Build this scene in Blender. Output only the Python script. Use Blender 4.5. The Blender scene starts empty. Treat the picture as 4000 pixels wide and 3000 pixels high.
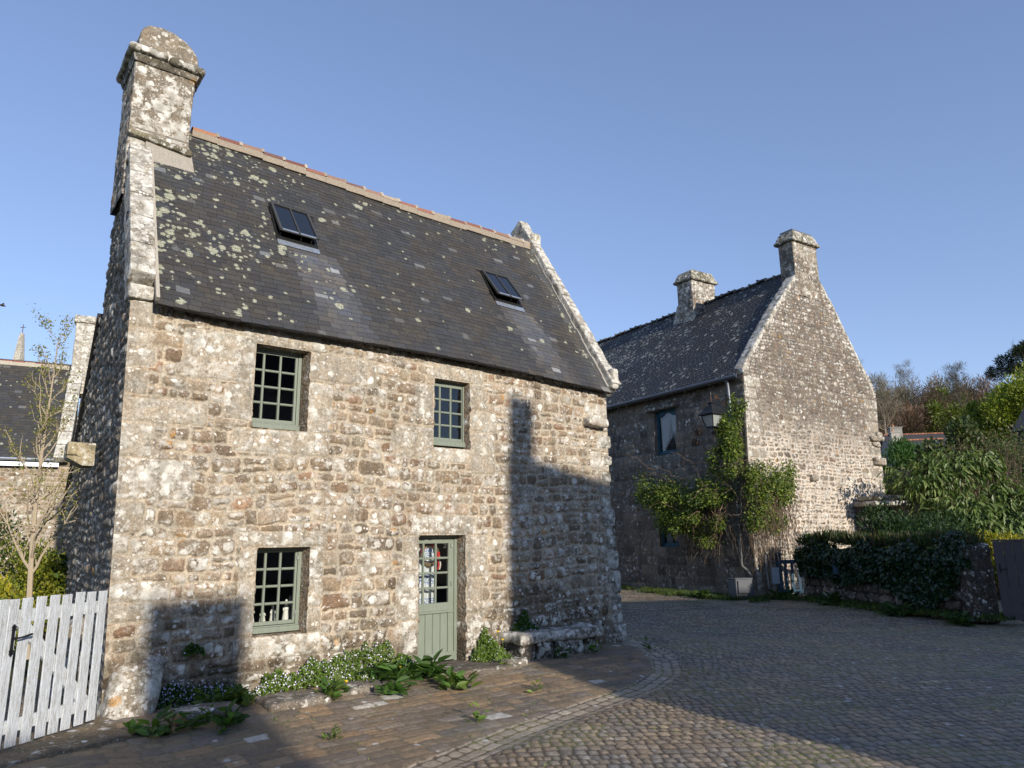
import bpy, math, random
import numpy as np
from mathutils import Vector, Matrix
R = math.radians
random.seed(7)
rng = np.random.default_rng(11)
scene = bpy.context.scene
COL = scene.collection

# ------------------------------------------------------------------ numeric noise
_T = [np.random.default_rng(s).random((256, 256)) for s in range(40, 48)]
def vnoise(x, y, s=0):
    t = _T[s % 8]
    x = np.asarray(x, float) + s * 17.31; y = np.asarray(y, float) + s * 9.77
    xi = np.floor(x).astype(int); yi = np.floor(y).astype(int)
    fx = x - xi; fy = y - yi
    fx = fx * fx * (3 - 2 * fx); fy = fy * fy * (3 - 2 * fy)
    a = t[xi % 256, yi % 256]; b = t[(xi + 1) % 256, yi % 256]
    c = t[xi % 256, (yi + 1) % 256]; d = t[(xi + 1) % 256, (yi + 1) % 256]
    return (a * (1 - fx) + b * fx) * (1 - fy) + (c * (1 - fx) + d * fx) * fy
def fbm(x, y, s=0, o=4):
    r = 0; a = .5; tot = 0
    for k in range(o):
        r = r + a * vnoise(x, y, s + k); tot += a; a *= .5
        x = np.asarray(x) * 2.03; y = np.asarray(y) * 2.03
    return r / tot
def sstep(a, b, x):
    t = np.clip((x - a) / (b - a), 0, 1); return t * t * (3 - 2 * t)

# ------------------------------------------------------------------ objects
def tag(o, label=None, cat=None, group=None, kind=None):
    if label: o['label'] = label
    if cat: o['category'] = cat
    if group: o['group'] = group
    if kind: o['kind'] = kind
    return o
def empty(name, loc=(0, 0, 0), rz=0, label=None, cat=None, group=None):
    o = bpy.data.objects.new(name, None); COL.objects.link(o)
    o.location = loc; o.rotation_euler = (0, 0, rz); o.empty_display_size = .2
    return tag(o, label, cat, group)
def mk(name, V, Fs, mat=None, parent=None, smooth=False, col=None, prm=None):
    V = np.asarray(V, float).reshape(-1, 3)
    if isinstance(Fs, np.ndarray): Fs = [Fs]
    Fs = [np.asarray(f, int) for f in Fs if len(f)]
    me = bpy.data.meshes.new(name)
    me.vertices.add(len(V)); me.vertices.foreach_set('co', V.astype(np.float32).ravel())
    nl = sum(f.size for f in Fs); nf = sum(len(f) for f in Fs)
    me.loops.add(nl); me.loops.foreach_set('vertex_index', np.concatenate([f.ravel() for f in Fs]).astype(np.int32))
    tot = np.concatenate([np.full(len(f), f.shape[1]) for f in Fs]); st = np.concatenate([[0], np.cumsum(tot)[:-1]])
    me.polygons.add(nf); me.polygons.foreach_set('loop_start', st.astype(np.int32))
    try: me.polygons.foreach_set('loop_total', tot.astype(np.int32))
    except Exception: pass
    me.polygons.foreach_set('use_smooth', np.full(nf, bool(smooth)))
    for nm, c in (('Col', col), ('Prm', prm)):
        if c is not None:
            c = np.asarray(c, float)
            if c.shape[1] == 3: c = np.c_[c, np.ones(len(c))]
            at = me.attributes.new(nm, 'FLOAT_COLOR', 'POINT'); at.data.foreach_set('color', c.astype(np.float32).ravel())
    me.update(calc_edges=True); me.validate()
    o = bpy.data.objects.new(name, me); COL.objects.link(o)
    if mat: me.materials.append(mat)
    if parent: o.parent = parent
    return o

class MB:
    """collects shapes, then links them as ONE mesh object"""
    def __init__(s): s.V = []; s.F4 = []; s.F3 = []; s.C = []; s.n = 0
    def add(s, V, F4=(), F3=(), c=(.5, .5, .5)):
        V = np.asarray(V, float).reshape(-1, 3)
        if len(F4): s.F4.append(np.asarray(F4, int).reshape(-1, 4) + s.n)
        if len(F3): s.F3.append(np.asarray(F3, int).reshape(-1, 3) + s.n)
        s.V.append(V); c = np.asarray(c, float)
        s.C.append(np.tile(c, (len(V), 1)) if c.ndim == 1 else c); s.n += len(V); return s
    BF = [(0, 3, 2, 1), (4, 5, 6, 7), (0, 1, 5, 4), (1, 2, 6, 5), (2, 3, 7, 6), (3, 0, 4, 7)]
    def hexa(s, P, c=(.5, .5, .5)): return s.add(P, s.BF, c=c)
    def box(s, x0, x1, y0, y1, z0, z1, c=(.5, .5, .5), j=0):
        P = np.array([(x0, y0, z0), (x1, y0, z0), (x1, y1, z0), (x0, y1, z0), (x0, y0, z1), (x1, y0, z1), (x1, y1, z1), (x0, y1, z1)], float)
        if j: P += rng.normal(0, j, P.shape)
        return s.hexa(P, c)
    def beam(s, a, b, w, h, up=(0, 0, 1), c=(.5, .5, .5)):
        a = np.array(a, float); b = np.array(b, float); d = b - a; d /= np.linalg.norm(d)
        u = np.array(up, float); x = np.cross(d, u); x /= np.linalg.norm(x); u = np.cross(x, d)
        x *= w / 2; u *= h / 2
        return s.hexa([a - x - u, a + x - u, b + x - u, b - x - u, a - x + u, a + x + u, b + x + u, b - x + u], c)
    def tube(s, pts, r, k=7, c=(.5, .5, .5), cap=True):
        pts = np.asarray(pts, float); n = len(pts); r = np.broadcast_to(np.asarray(r, float), (n,))
        T = np.gradient(pts, axis=0); T /= np.linalg.norm(T, axis=1)[:, None] + 1e-9
        ref = np.array([0, 0, 1.]) if abs(T[0][2]) < .9 else np.array([1., 0, 0])
        A = np.cross(T, ref); A /= np.linalg.norm(A, axis=1)[:, None] + 1e-9; B = np.cross(T, A)
        th = np.arange(k) * 2 * math.pi / k
        V = (pts[:, None] + r[:, None, None] * (np.cos(th)[None, :, None] * A[:, None] + np.sin(th)[None, :, None] * B[:, None])).reshape(-1, 3)
        i = np.arange(n - 1)[:, None] * k; jj = np.arange(k)[None]; j2 = (jj + 1) % k
        F = np.stack([i + jj, i + j2, i + k + j2, i + k + jj], -1).reshape(-1, 4)
        s.add(V, F, c=c)
        if cap:
            for e, o in ((0, 1), (n - 1, -1)):
                VV = np.vstack([V[e * k:(e + 1) * k], pts[e]])
                s.add(VV, F3=[(q, (q + 1) % k, k) if o < 0 else ((q + 1) % k, q, k) for q in range(k)], c=c)
        return s
    def lathe(s, prof, cx=0, cy=0, k=16, c=(.5, .5, .5), sq=False):
        th = np.arange(k) * 2 * math.pi / k + (math.pi / 4 if sq else 0)
        V = [(cx + r * math.cos(t), cy + r * math.sin(t), z) for r, z in prof for t in th]
        F = [(i * k + j, i * k + (j + 1) % k, (i + 1) * k + (j + 1) % k, (i + 1) * k + j) for i in range(len(prof) - 1) for j in range(k)]
        return s.add(V, F, c=c)
    def prism(s, poly, f0, f1, c=(.5, .5, .5)):
        """poly: 2-D points; f0, f1 map (a,b) to 3-D for the two caps"""
        n = len(poly); V = [f0(*p) for p in poly] + [f1(*p) for p in poly]
        s.add(V, [(i, (i + 1) % n, n + (i + 1) % n, n + i) for i in range(n)], c=c)
        c0 = np.mean(V[:n], 0); c1 = np.mean(V[n:], 0)
        s.add(V[:n] + [c0], F3=[((i + 1) % n, i, n) for i in range(n)], c=c)
        s.add(V[n:] + [c1], F3=[(i, (i + 1) % n, n) for i in range(n)], c=c)
        return s
    def build(s, name, mat, parent=None, smooth=False, bevel=0):
        V = np.vstack(s.V); Fs = []
        if s.F4: Fs.append(np.vstack(s.F4))
        if s.F3: Fs.append(np.vstack(s.F3))
        o = mk(name, V, Fs, mat, parent, smooth, col=np.vstack(s.C))
        if bevel:
            m = o.modifiers.new('edge', 'BEVEL'); m.width = bevel; m.segments = 2; m.limit_method = 'ANGLE'
        return o

def copy_tree(o, parent=None):
    c = o.copy(); COL.objects.link(c); c.parent = parent
    for ch in o.children: copy_tree(ch, c)
    return c

# ------------------------------------------------------------------ materials
class M:
    def __init__(s, name):
        s.m = bpy.data.materials.new(name); s.m.use_nodes = True; s.t = s.m.node_tree; s.t.nodes.clear()
        s.out = s.t.nodes.new('ShaderNodeOutputMaterial')
    def n(s, ty, ins=(), out=0, **props):
        nd = s.t.nodes.new('ShaderNode' + ty)
        for k, v in props.items(): setattr(nd, k, v)
        for k, v in dict(ins).items():
            sk = nd.inputs[k]
            if isinstance(v, bpy.types.NodeSocket): s.t.links.new(v, sk)
            else: sk.default_value = (*v, 1) if (hasattr(v, '__len__') and len(v) == 3 and sk.type == 'RGBA') else v
        return nd if out is None else nd.outputs[out]
    def math(s, op, a, b=0, clamp=False): return s.n('Math', {0: a, 1: b}, operation=op, use_clamp=clamp)
    def mix(s, f, a, b, mode='MIX'): return s.n('Mix', {0: f, 6: a, 7: b}, 2, data_type='RGBA', blend_type=mode)
    def mul(s, a, b): return s.mix(1., a, b, 'MULTIPLY')
    def obj(s): return s.n('TexCoord', out='Object')
    def noise(s, v, sc, det=3, rough=.55, out='Fac'): return s.n('TexNoise', {'Vector': v, 'Scale': sc, 'Detail': det, 'Roughness': rough}, out)
    def rng(s, v, a, b, c=0., d=1.): return s.n('MapRange', {0: v, 1: a, 2: b, 3: c, 4: d})
    def attr(s, nm, out='Color'): return s.n('Attribute', out=out, attribute_name=nm)
    def grey(s, f): return s.n('CombineColor', {0: f, 1: f, 2: f})
    def warp(s, v, sc, amt):
        nz = s.noise(v, sc, 2, out='Color')
        a = s.n('VectorMath', {0: nz, 1: (.5, .5, .5)}, operation='SUBTRACT')
        b = s.n('VectorMath', {0: a, 'Scale': amt}, operation='SCALE')
        return s.n('VectorMath', {0: v, 1: b}, operation='ADD')
    def spots(s, v, sc, dens, size=.55, sharp=9., jit=1.):
        """round growths on random cells of a cell pattern; dens 0..1 = share of the cells carrying one"""
        nd = s.n('TexVoronoi', {'Vector': v, 'Scale': sc, 'Randomness': jit}, None)
        rnd = s.n('SeparateColor', {0: nd.outputs['Color']})
        thr = s.math('SUBTRACT', 1., dens)
        k = s.math('DIVIDE', s.math('SUBTRACT', rnd, thr), s.math('MAXIMUM', dens, .02))
        rad = s.math('MULTIPLY', s.math('POWER', s.math('MAXIMUM', k, 0.), .6), size)
        return s.math('MULTIPLY', s.math('SUBTRACT', rad, nd.outputs['Distance']), sharp, True)
    def bsdf(s, col, rough=.9, bump=None, bstr=.4, bdist=.01, spec=.3, metal=0., **kw):
        ins = {'Base Color': col, 'Roughness': rough, 'Specular IOR Level': spec, 'Metallic': metal}; ins.update(kw)
        if bump is not None: ins['Normal'] = s.n('Bump', {'Height': bump, 'Strength': bstr, 'Distance': bdist})
        b = s.n('BsdfPrincipled', ins); s.t.links.new(b, s.out.inputs[0]); return s.m
    def surf(s, sock): s.t.links.new(sock, s.out.inputs[0]); return s.m

def stone_mat(name, small=1., big=1., grain=1.):
    """granite: vertex colour x grain, with round crustose lichens on the stones (not on the mortar)"""
    m = M(name); o = m.obj(); col = m.attr('Col'); pr = m.attr('Prm'); sep = m.n('SeparateColor', {0: pr}, None)
    mask = m.attr('Col', 'Alpha'); L = sep.outputs[0]; D = sep.outputs[1]
    w = m.warp(o, 16., .05); w2 = m.warp(o, 55., .018)
    g1 = m.noise(o, 75., 4, .75); g2 = m.noise(o, 24., 4, .65); g3 = m.noise(o, 5., 3)
    c = m.mul(col, m.grey(m.rng(g1, .32, .68, .50, 1.42)))
    c = m.mul(c, m.grey(m.rng(g2, .25, .75, .58, 1.36)))
    c = m.mul(c, m.mix(m.rng(g3, .4, .62), (1.05, .99, .91), (.96, .98, .98)))
    stk = m.noise(m.n('Mapping', {'Vector': o, 'Scale': (2.2, 2.2, .35)}), 2.2, 4, .6); c = m.mul(c, m.grey(m.rng(stk, .34, .54, .72, 1.0)))
    # dark crust where the stone stays damp
    dn = m.noise(o, 3.4, 6, .7)
    dm = m.math('MULTIPLY', m.rng(m.math('ADD', dn, m.math('MULTIPLY', D, .55)), .66, .82), .72)
    c = m.mix(dm, c, m.mul(c, (.30, .29, .27)))
    lo = m.noise(o, 1.5, 4, .65); lo2 = m.rng(lo, .36, .66, .04, 1.55)
    dens = m.math('MULTIPLY', L, lo2)
    s1 = m.spots(w, 7.5, m.math('MULTIPLY', dens, .42 * big), .62, 11.)
    s2 = m.spots(w2, 19., m.math('MULTIPLY', dens, .50 * small), .56, 9.)
    s3 = m.spots(w2, 42., m.math('MULTIPLY', dens, .50 * small), .50, 8.)
    bl = m.rng(m.math('ADD', m.noise(o, 6.5, 7, .72), m.math('ADD', m.math('MULTIPLY', m.math('MINIMUM', L, 1.2), .12), m.math('MULTIPLY', lo, .22))), .70, .78)
    lm = m.math('MAXIMUM', m.math('MAXIMUM', s1, s2), m.math('MAXIMUM', m.math('MULTIPLY', s3, .8), m.math('MULTIPLY', bl, .75)))
    fr = m.rng(m.noise(o, 90., 3, .7), .3, .55, .35, 1.)
    lm = m.math('MULTIPLY', m.math('MULTIPLY', lm, fr), m.rng(mask, .15, .6))
    lcol = m.mix(m.rng(m.noise(o, 7., 3), .40, .60), (.45, .43, .375), (.80, .77, .69))
    c = m.mix(lm, c, lcol)
    oz = m.math('MULTIPLY', m.spots(w, 4.6, .035, .42, 9.), m.rng(m.noise(o, 60., 3), .4, .6))
    c = m.mix(m.math('MULTIPLY', oz, m.rng(mask, .2, .6)), c, (.50, .25, .05))
    h = m.math('ADD', m.math('ADD', m.math('MULTIPLY', g1, .35 * grain), m.math('MULTIPLY', g2, .9)), m.math('MULTIPLY', lm, .22))
    return m.bsdf(c, .93, h, .7, .012, .15)

def slate_mat(name, sc=1., ldens=1., lcol=(.42, .42, .30), lcol2=(.25, .26, .25)):
    m = M(name); o = m.obj(); col = m.attr('Col'); sep = m.n('SeparateColor', {0: m.attr('Prm')}, None); L = sep.outputs[0]
    c = m.mul(col, m.grey(m.rng(m.noise(o, 34., 5, .7), .25, .75, .74, 1.26)))
    c = m.mul(c, m.mix(m.rng(m.noise(o, 1.6, 4), .4, .6), (1.06, 1., .92), (.94, 1., 1.08)))
    w = m.warp(o, 14., .06)
    lo = m.rng(m.noise(o, 1.1, 4, .65), .40, .64, .0, 1.5)
    dens = m.math('MULTIPLY', m.math('MULTIPLY', L, lo), ldens)
    s1 = m.spots(w, 5.5 * sc, m.math('MULTIPLY', dens, .62), .56, 9.); s2 = m.spots(w, 12. * sc, m.math('MULTIPLY', dens, .60), .52, 8.)
    s3 = m.spots(m.warp(o, 9., .1), 3.6 * sc, .09, .42, 5.)
    fr = m.rng(m.noise(o, 70., 3, .75), .38, .55, .1, 1.)
    c = m.mix(m.math('MULTIPLY', m.math('MULTIPLY', s3, fr), .5), c, lcol2)
    lm = m.math('MULTIPLY', m.math('MAXIMUM', s1, s2), fr)
    c = m.mix(lm, c, lcol)
    return m.bsdf(c, .62, m.noise(o, 60., 4, .7), .22, .004, .35)

def paint_mat(name, col, rough=.55, var=.12, dirt=0., sc=8., wood=False):
    m = M(name); o = m.obj()
    v = o if not wood else m.n('Mapping', {'Vector': o, 'Scale': (26., 26., 1.6)})
    n1 = m.noise(v, sc if not wood else 2., 4, .6); n2 = m.noise(o, 70., 3, .6)
    c = m.mul(col, m.grey(m.rng(n1, .3, .7, 1 - var, 1 + var)))
    if dirt:
        d = m.math('MULTIPLY', m.rng(m.math('ADD', m.noise(v, sc * 2.2 if not wood else 5., 6, .75), m.math('MULTIPLY', n2, .2)), .57, .76), dirt)
        c = m.mix(d, c, m.mul(c, (.50, .46, .38)))
    return m.bsdf(c, rough, m.math('ADD', n1, n2), .25, .003, .35)
def plain_mat(name, col, rough=.6, metal=0., var=.1, spec=.4):
    m = M(name); o = m.obj()
    c = m.mul(col, m.grey(m.rng(m.noise(o, 12., 4), .3, .7, 1 - var, 1 + var)))
    return m.bsdf(c, m.rng(m.noise(o, 30., 3), .3, .7, max(rough - .08, 0), min(1, rough + .08)), None, spec=spec, metal=metal)
def vcol_mat(name, rough=.8, bump=.3, sc=25., spec=.25):
    m = M(name); o = m.obj(); n = m.noise(o, sc, 4, .65)
    return m.bsdf(m.mul(m.attr('Col'), m.grey(m.rng(n, .25, .75, .72, 1.28))), rough, n, bump, .01, spec)
def leaf_mat(name, trans=.35, rough=.5, spec=.35):
    m = M(name); c = m.attr('Col')
    p = m.n('BsdfPrincipled', {'Base Color': c, 'Roughness': rough, 'Specular IOR Level': spec})
    t = m.n('BsdfTranslucent', {'Color': m.mul(c, (1.35, 1.45, .7))})
    return m.surf(m.n('MixShader', {0: trans, 1: p, 2: t}))
def glass_mat(name, tint=(.9, .93, .92), wav=0.):
    m = M(name); o = m.obj()
    nm = m.n('Bump', {'Height': m.noise(o, 6., 2), 'Strength': .12, 'Distance': .01})
    g = m.n('BsdfGlossy', {'Color': (1, 1, 1), 'Roughness': .02, 'Normal': nm}); t = m.n('BsdfTransparent', {'Color': tint})
    f = m.n('Fresnel', {'IOR': 1.55})
    return m.surf(m.n('MixShader', {0: m.math('ADD', f, .02), 1: t, 2: g}))

# ------------------------------------------------------------------ rubble masonry
class Rubble:
    def __init__(s, u0, u1, z0, z1, seed, hr=(.1, .22), wr=(.14, .42), bigs=(), warp=.022, gap=.012, split=.25, wave=.05, rf=1., tilt=1.):
        g = np.random.default_rng(seed); s.seed = seed; s.warp = warp; s.gap = gap; s.bigs = list(bigs); s.wave = wave; s.rf = rf; s.tl = tilt
        zc = [z0 - .3]
        while zc[-1] < z1 + .3: zc.append(zc[-1] + g.uniform(*hr))
        s.zc = np.array(zc); s.rows = []; n = 0
        for r in range(len(zc) - 1):
            ub = [u0 - .5 - g.random() * .3]; hgt = zc[r + 1] - zc[r]
            while ub[-1] < u1 + .5: ub.append(ub[-1] + g.uniform(*wr) * (.7 + .5 * (hgt - hr[0]) / max(hr[1] - hr[0], 1e-6)))
            k = len(ub) - 1
            sp = np.where((g.random(k) < split) & (hgt > hr[0] + .4 * (hr[1] - hr[0])), g.uniform(.38, .62, k), 2.)
            s.rows.append((np.array(ub), sp, n)); n += 2 * k
        s.nb = n; n += len(s.bigs)
        s.rnd = g.random((n + 1, 8)); s.n = n
    def eval(s, u, z, tilt=True):
        S = s.seed
        w = s.warp
        wu = u + w * 2 * (fbm(u * 5.5, z * 5.5, S, 2) - .5) + w * .9 * (vnoise(u * 19, z * 19, S + 3) - .5)
        wz = z + w * 2 * (fbm(u * 5.5, z * 5.5, S + 1, 2) - .5) + w * .9 * (vnoise(u * 19, z * 19, S + 4) - .5) + s.wave * (vnoise(u * .6, z * .5, S + 2) - .5) * 2
        row = np.clip(np.searchsorted(s.zc, wz) - 1, 0, len(s.rows) - 1)
        sid = np.zeros(u.shape, int); d = np.full(u.shape, -.05)
        for r, (ub, sp, n0) in enumerate(s.rows):
            m = row == r
            if not m.any(): continue
            x = wu[m]; y = wz[m]
            k = np.clip(np.searchsorted(ub, x) - 1, 0, len(sp) - 1)
            a = s.zc[r]; b = s.zc[r + 1]; mid = a + (b - a) * sp[k]
            top = (sp[k] < 1) & (y > mid)
            za = np.where(top, mid, a); zb = np.where((sp[k] < 1) & ~top, mid, b)
            ids = n0 + 2 * k + top; q = s.rnd[ids]
            sid[m] = ids; d[m] = s.sdf(x, y, ub[k], ub[k + 1], za, zb, s.gap * (.7 + .9 * q[:, 0]), (.25 + .3 * q[:, 1]) * s.rf, (q[:, 2] - .5) * .16 * s.tl, (q[:, 3] - .5) * .2 * s.tl)
        for i, (a, b, c, e) in enumerate(s.bigs):
            q = s.rnd[s.nb + i]
            bu = u + w * .8 * (fbm(u * 7, z * 7, S, 3) - .5); bz = z + w * .8 * (fbm(u * 7, z * 7, S + 1, 3) - .5)
            dd = s.sdf(bu, bz, a, c, b, e, s.gap * .5, .12, 0., 0.)
            m = dd > -s.gap
            d[m] = dd[m]; sid[m] = s.nb + i
        return sid, d
    @staticmethod
    def sdf(x, y, x0, x1, y0, y1, gap, rf, tx, ty):
        hx = (x1 - x0) / 2 - gap; hy = (y1 - y0) / 2 - gap
        px = x - (x0 + x1) / 2; py = y - (y0 + y1) / 2
        px, py = px + tx * py, py + ty * px * .5
        r = np.minimum(hx, hy) * rf * 1.6
        qx = np.abs(px) - hx + r; qy = np.abs(py) - hy + r
        return -(np.hypot(np.maximum(qx, 0), np.maximum(qy, 0)) + np.minimum(np.maximum(qx, qy), 0) - r)

PAL_WALL = np.array([(.29, .24, .185), (.33, .275, .22), (.25, .205, .16), (.34, .28, .225), (.285, .22, .17), (.225, .19, .155), (.36, .315, .26), (.30, .215, .16), (.30, .265, .225), (.31, .27, .215), (.27, .225, .175)]) * (.96, .905, .825)
PAL_GREY = np.array([(.24, .215, .185), (.28, .25, .21), (.20, .18, .155), (.26, .21, .17), (.30, .26, .215), (.22, .20, .18)]) * (.84, .79, .73)
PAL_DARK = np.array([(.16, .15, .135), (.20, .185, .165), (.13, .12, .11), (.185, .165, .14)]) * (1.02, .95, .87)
MORTAR = np.array((.46, .40, .315))

def wall_grid(name, u, z, rub, to3d, mat, parent, pal=PAL_WALL, amp=.03, mortar=MORTAR, keep=None, openings=(), bigcol=None, lich=(.2, 1.), dirt=None,
              edge=None, rough=.006, flat_big=.7, mort_in=0.):
    """u, z: 1-D grids.  to3d(u, z, h) -> (n,3) with h = outward relief.  openings: (u0,z0,u1,z1,depth): cut out, with the reveals carried inwards"""
    for (a, b, c, e, dep) in openings:
        u = np.unique(np.concatenate([u[(np.abs(u - a) > .006) & (np.abs(u - c) > .006)], [a, c]]))
        z = np.unique(np.concatenate([z[(np.abs(z - b) > .006) & (np.abs(z - e) > .006)], [b, e]]))
    nu, nz = len(u), len(z); U, Z = np.meshgrid(u, z); U = U.ravel(); Z = Z.ravel()
    sid, d = rub.eval(U, Z); q = rub.rnd[sid]; big = sid >= rub.nb
    st = sstep(-.003, .010, d)
    h = np.where(d > 0, (1 - np.exp(-np.maximum(d, 0) / .018)), 0) * amp * np.where(big, flat_big, .45 + .8 * q[:, 4])
    h = h + st * rough * 3 * (fbm(U * 9, Z * 9, rub.seed + 2, 4) - .5) + rough * (vnoise(U * 37, Z * 37, rub.seed) - .5) + amp * .25 * (fbm(U * 2, Z * 2, rub.seed + 5, 2) - .5) - mort_in * (1 - st)
    if edge is not None: h = h * edge(U, Z)
    c = pal[(q[:, 5] * len(pal)).astype(int) % len(pal)] * (.70 + .54 * q[:, 6:7])
    if bigcol is not None: c = np.where(big[:, None], np.asarray(bigcol) * (.82 + .32 * q[:, 6:7]), c)
    mc = (mortar(U, Z) if callable(mortar) else mortar) * (.8 + .35 * fbm(U * 3, Z * 3, 3, 3))[:, None]
    c = mc * (1 - st[:, None]) + c * st[:, None]
    col = np.c_[c, st]
    L = lich[0] + (lich[1] - lich[0]) * q[:, 7] ** 1.6; L = np.where(big, np.maximum(L, .5), L)
    D = dirt(U, Z) if dirt is not None else np.zeros_like(U)
    prm = np.c_[L, D, q[:, 2]]
    P = to3d(U, Z, h)
    i, j = np.meshgrid(np.arange(nu - 1), np.arange(nz - 1)); i = i.ravel(); j = j.ravel()
    F = np.stack([j * nu + i, j * nu + i + 1, (j + 1) * nu + i + 1, (j + 1) * nu + i], 1)
    cu = (u[i] + u[i + 1]) / 2; cz = (z[j] + z[j + 1]) / 2; k = np.ones(len(F), bool)
    if keep is not None: k &= keep(cu, cz)
    VV = [P]; CC = [col]; PP = [prm]; FF = []; n = len(P)
    for (a, b, c_, e, dep) in openings:
        k &= ~((cu > a) & (cu < c_) & (cz > b) & (cz < e))
        ia, ib = np.searchsorted(u, a), np.searchsorted(u, c_); ja, jb = np.searchsorted(z, b), np.searchsorted(z, e)
        loop = [ja * nu + x for x in range(ia, ib)] + [y * nu + ib for y in range(ja, jb)] + [jb * nu + x for x in range(ib, ia, -1)] + [y * nu + ia for y in range(jb, ja, -1)]
        loop = np.array(loop); prev = loop; K = 12; m = len(loop)
        for r in range(1, K + 1):
            t = r / K; dd = -dep * t
            base = to3d(U[loop] - .03 * t * (np.abs(U[loop] - c_) < 1e-6), Z[loop], h[loop] * (1 - t) + dd + 0 * h[loop])
            jit = rng.normal(0, .0035, base.shape) * (r < K)
            VV.append(base + jit); g = (.8 + .3 * vnoise(np.arange(m) * .35, np.full(m, t * 6.), 2))[:, None]
            CC.append(np.c_[np.clip(pal[1] * g, 0, 1), np.ones(m)]); PP.append(prm[loop] * np.array([.5, 1, 1]))
            cur = n + np.arange(m); n += m
            FF.append(np.stack([prev, cur, np.roll(cur, -1), np.roll(prev, -1)], 1)); prev = cur
    F = np.vstack([F[k]] + FF)
    return mk(name, np.vstack(VV), F, mat, parent, True, col=np.vstack(CC), prm=np.vstack(PP))

# ------------------------------------------------------------------ slates
def slates(name, mapf, s_len, ua, ub, mat, parent, exp=.11, wr=(.16, .27), th=.007, pal=None, lich=None, tint=None, holes=(), seed=1, hooks=None, wob=.004):
    """mapf(u, s, n) -> (n,3): u along the eaves, s up the slope, n off the roof.  One thin slab per slate, all in one mesh"""
    g = np.random.default_rng(seed)
    pal = np.array([(.052, .049, .045), (.048, .046, .044), (.056, .052, .046), (.050, .049, .050), (.058, .052, .044), (.045, .043, .041)]) if pal is None else pal
    rows = int(s_len / exp); A = []
    for r in range(rows + 1):
        s0 = r * exp; u = ua(s0) - g.random() * wr[1]
        while u < ub(s0):
            w = g.uniform(*wr); A.append((max(u, ua(s0)), min(u + w, ub(s0)) - .004, s0, r)); u += w
    A = np.array([a for a in A if a[1] - a[0] > .03])
    for (h0, h1, s0, s1) in holes:
        mid = (A[:, 0] + A[:, 1]) / 2; ms = A[:, 2] + exp / 2
        A = A[~((mid > h0) & (mid < h1) & (ms > s0) & (ms < s1))]
    n = len(A); k = g.normal(0, wob, (n, 4)); tl = g.normal(0, .006, n)
    u0, u1, s0 = A[:, 0], A[:, 1], A[:, 2]; s1 = np.minimum(s0 + exp * 1.35, s_len + .03)
    lift = th * 1.35 + np.abs(g.normal(0, .0010, n))
    base = -.002 + 0 * u0
    def cor(u, s, nn): return mapf(u, s, nn)
    P = [cor(u0, s0 + k[:, 0] * 1.4, lift - .014), cor(u1, s0 + k[:, 0] * 1.4 + tl, lift - .014), cor(u1, s1, base - .01), cor(u0, s1, base - .01),
         cor(u0, s0 + k[:, 0] * 1.4, lift), cor(u1, s0 + k[:, 0] * 1.4 + tl, lift + k[:, 1] * .4), cor(u1, s1, base), cor(u0, s1, base)]
    V = np.stack(P, 1).reshape(-1, 3)
    F = (np.array(MB.BF)[None] + 8 * np.arange(n)[:, None, None]).reshape(-1, 4)
    c = pal[g.integers(0, len(pal), n)] * g.uniform(.88, 1.13, (n, 1))
    lt = g.random(n) < .018; c[lt] = np.array((.13, .13, .125)) * g.uniform(.7, 1.3, (lt.sum(), 1))
    if tint is not None: c = tint(c, (u0 + u1) / 2, s0 + exp / 2)
    C = np.repeat(c, 8, 0)
    Lc = lich((u0 + u1) / 2, s0) if lich is not None else np.full(n, .3)
    prm = np.repeat(np.c_[Lc, 0 * Lc, g.random(n)], 8, 0)
    if hooks is not None:
        um = (u0 + u1) / 2; hk = [mapf(um + du, s0 + ds, lift + dn) for du, ds, dn in ((-.006, -.012, .001), (.006, -.012, .001), (.006, .03, .003), (-.006, .03, .003))]
        HV = np.stack(hk, 1).reshape(-1, 3); HF = np.arange(4 * n).reshape(n, 4) + len(V)
        V = np.vstack([V, HV]); F = np.vstack([F, HF]); C = np.vstack([C, np.tile(hooks, (4 * n, 1))]); prm = np.vstack([prm, np.zeros((4 * n, 3))])
    return mk(name, V, F, mat, parent, False, col=C, prm=prm)

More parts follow.
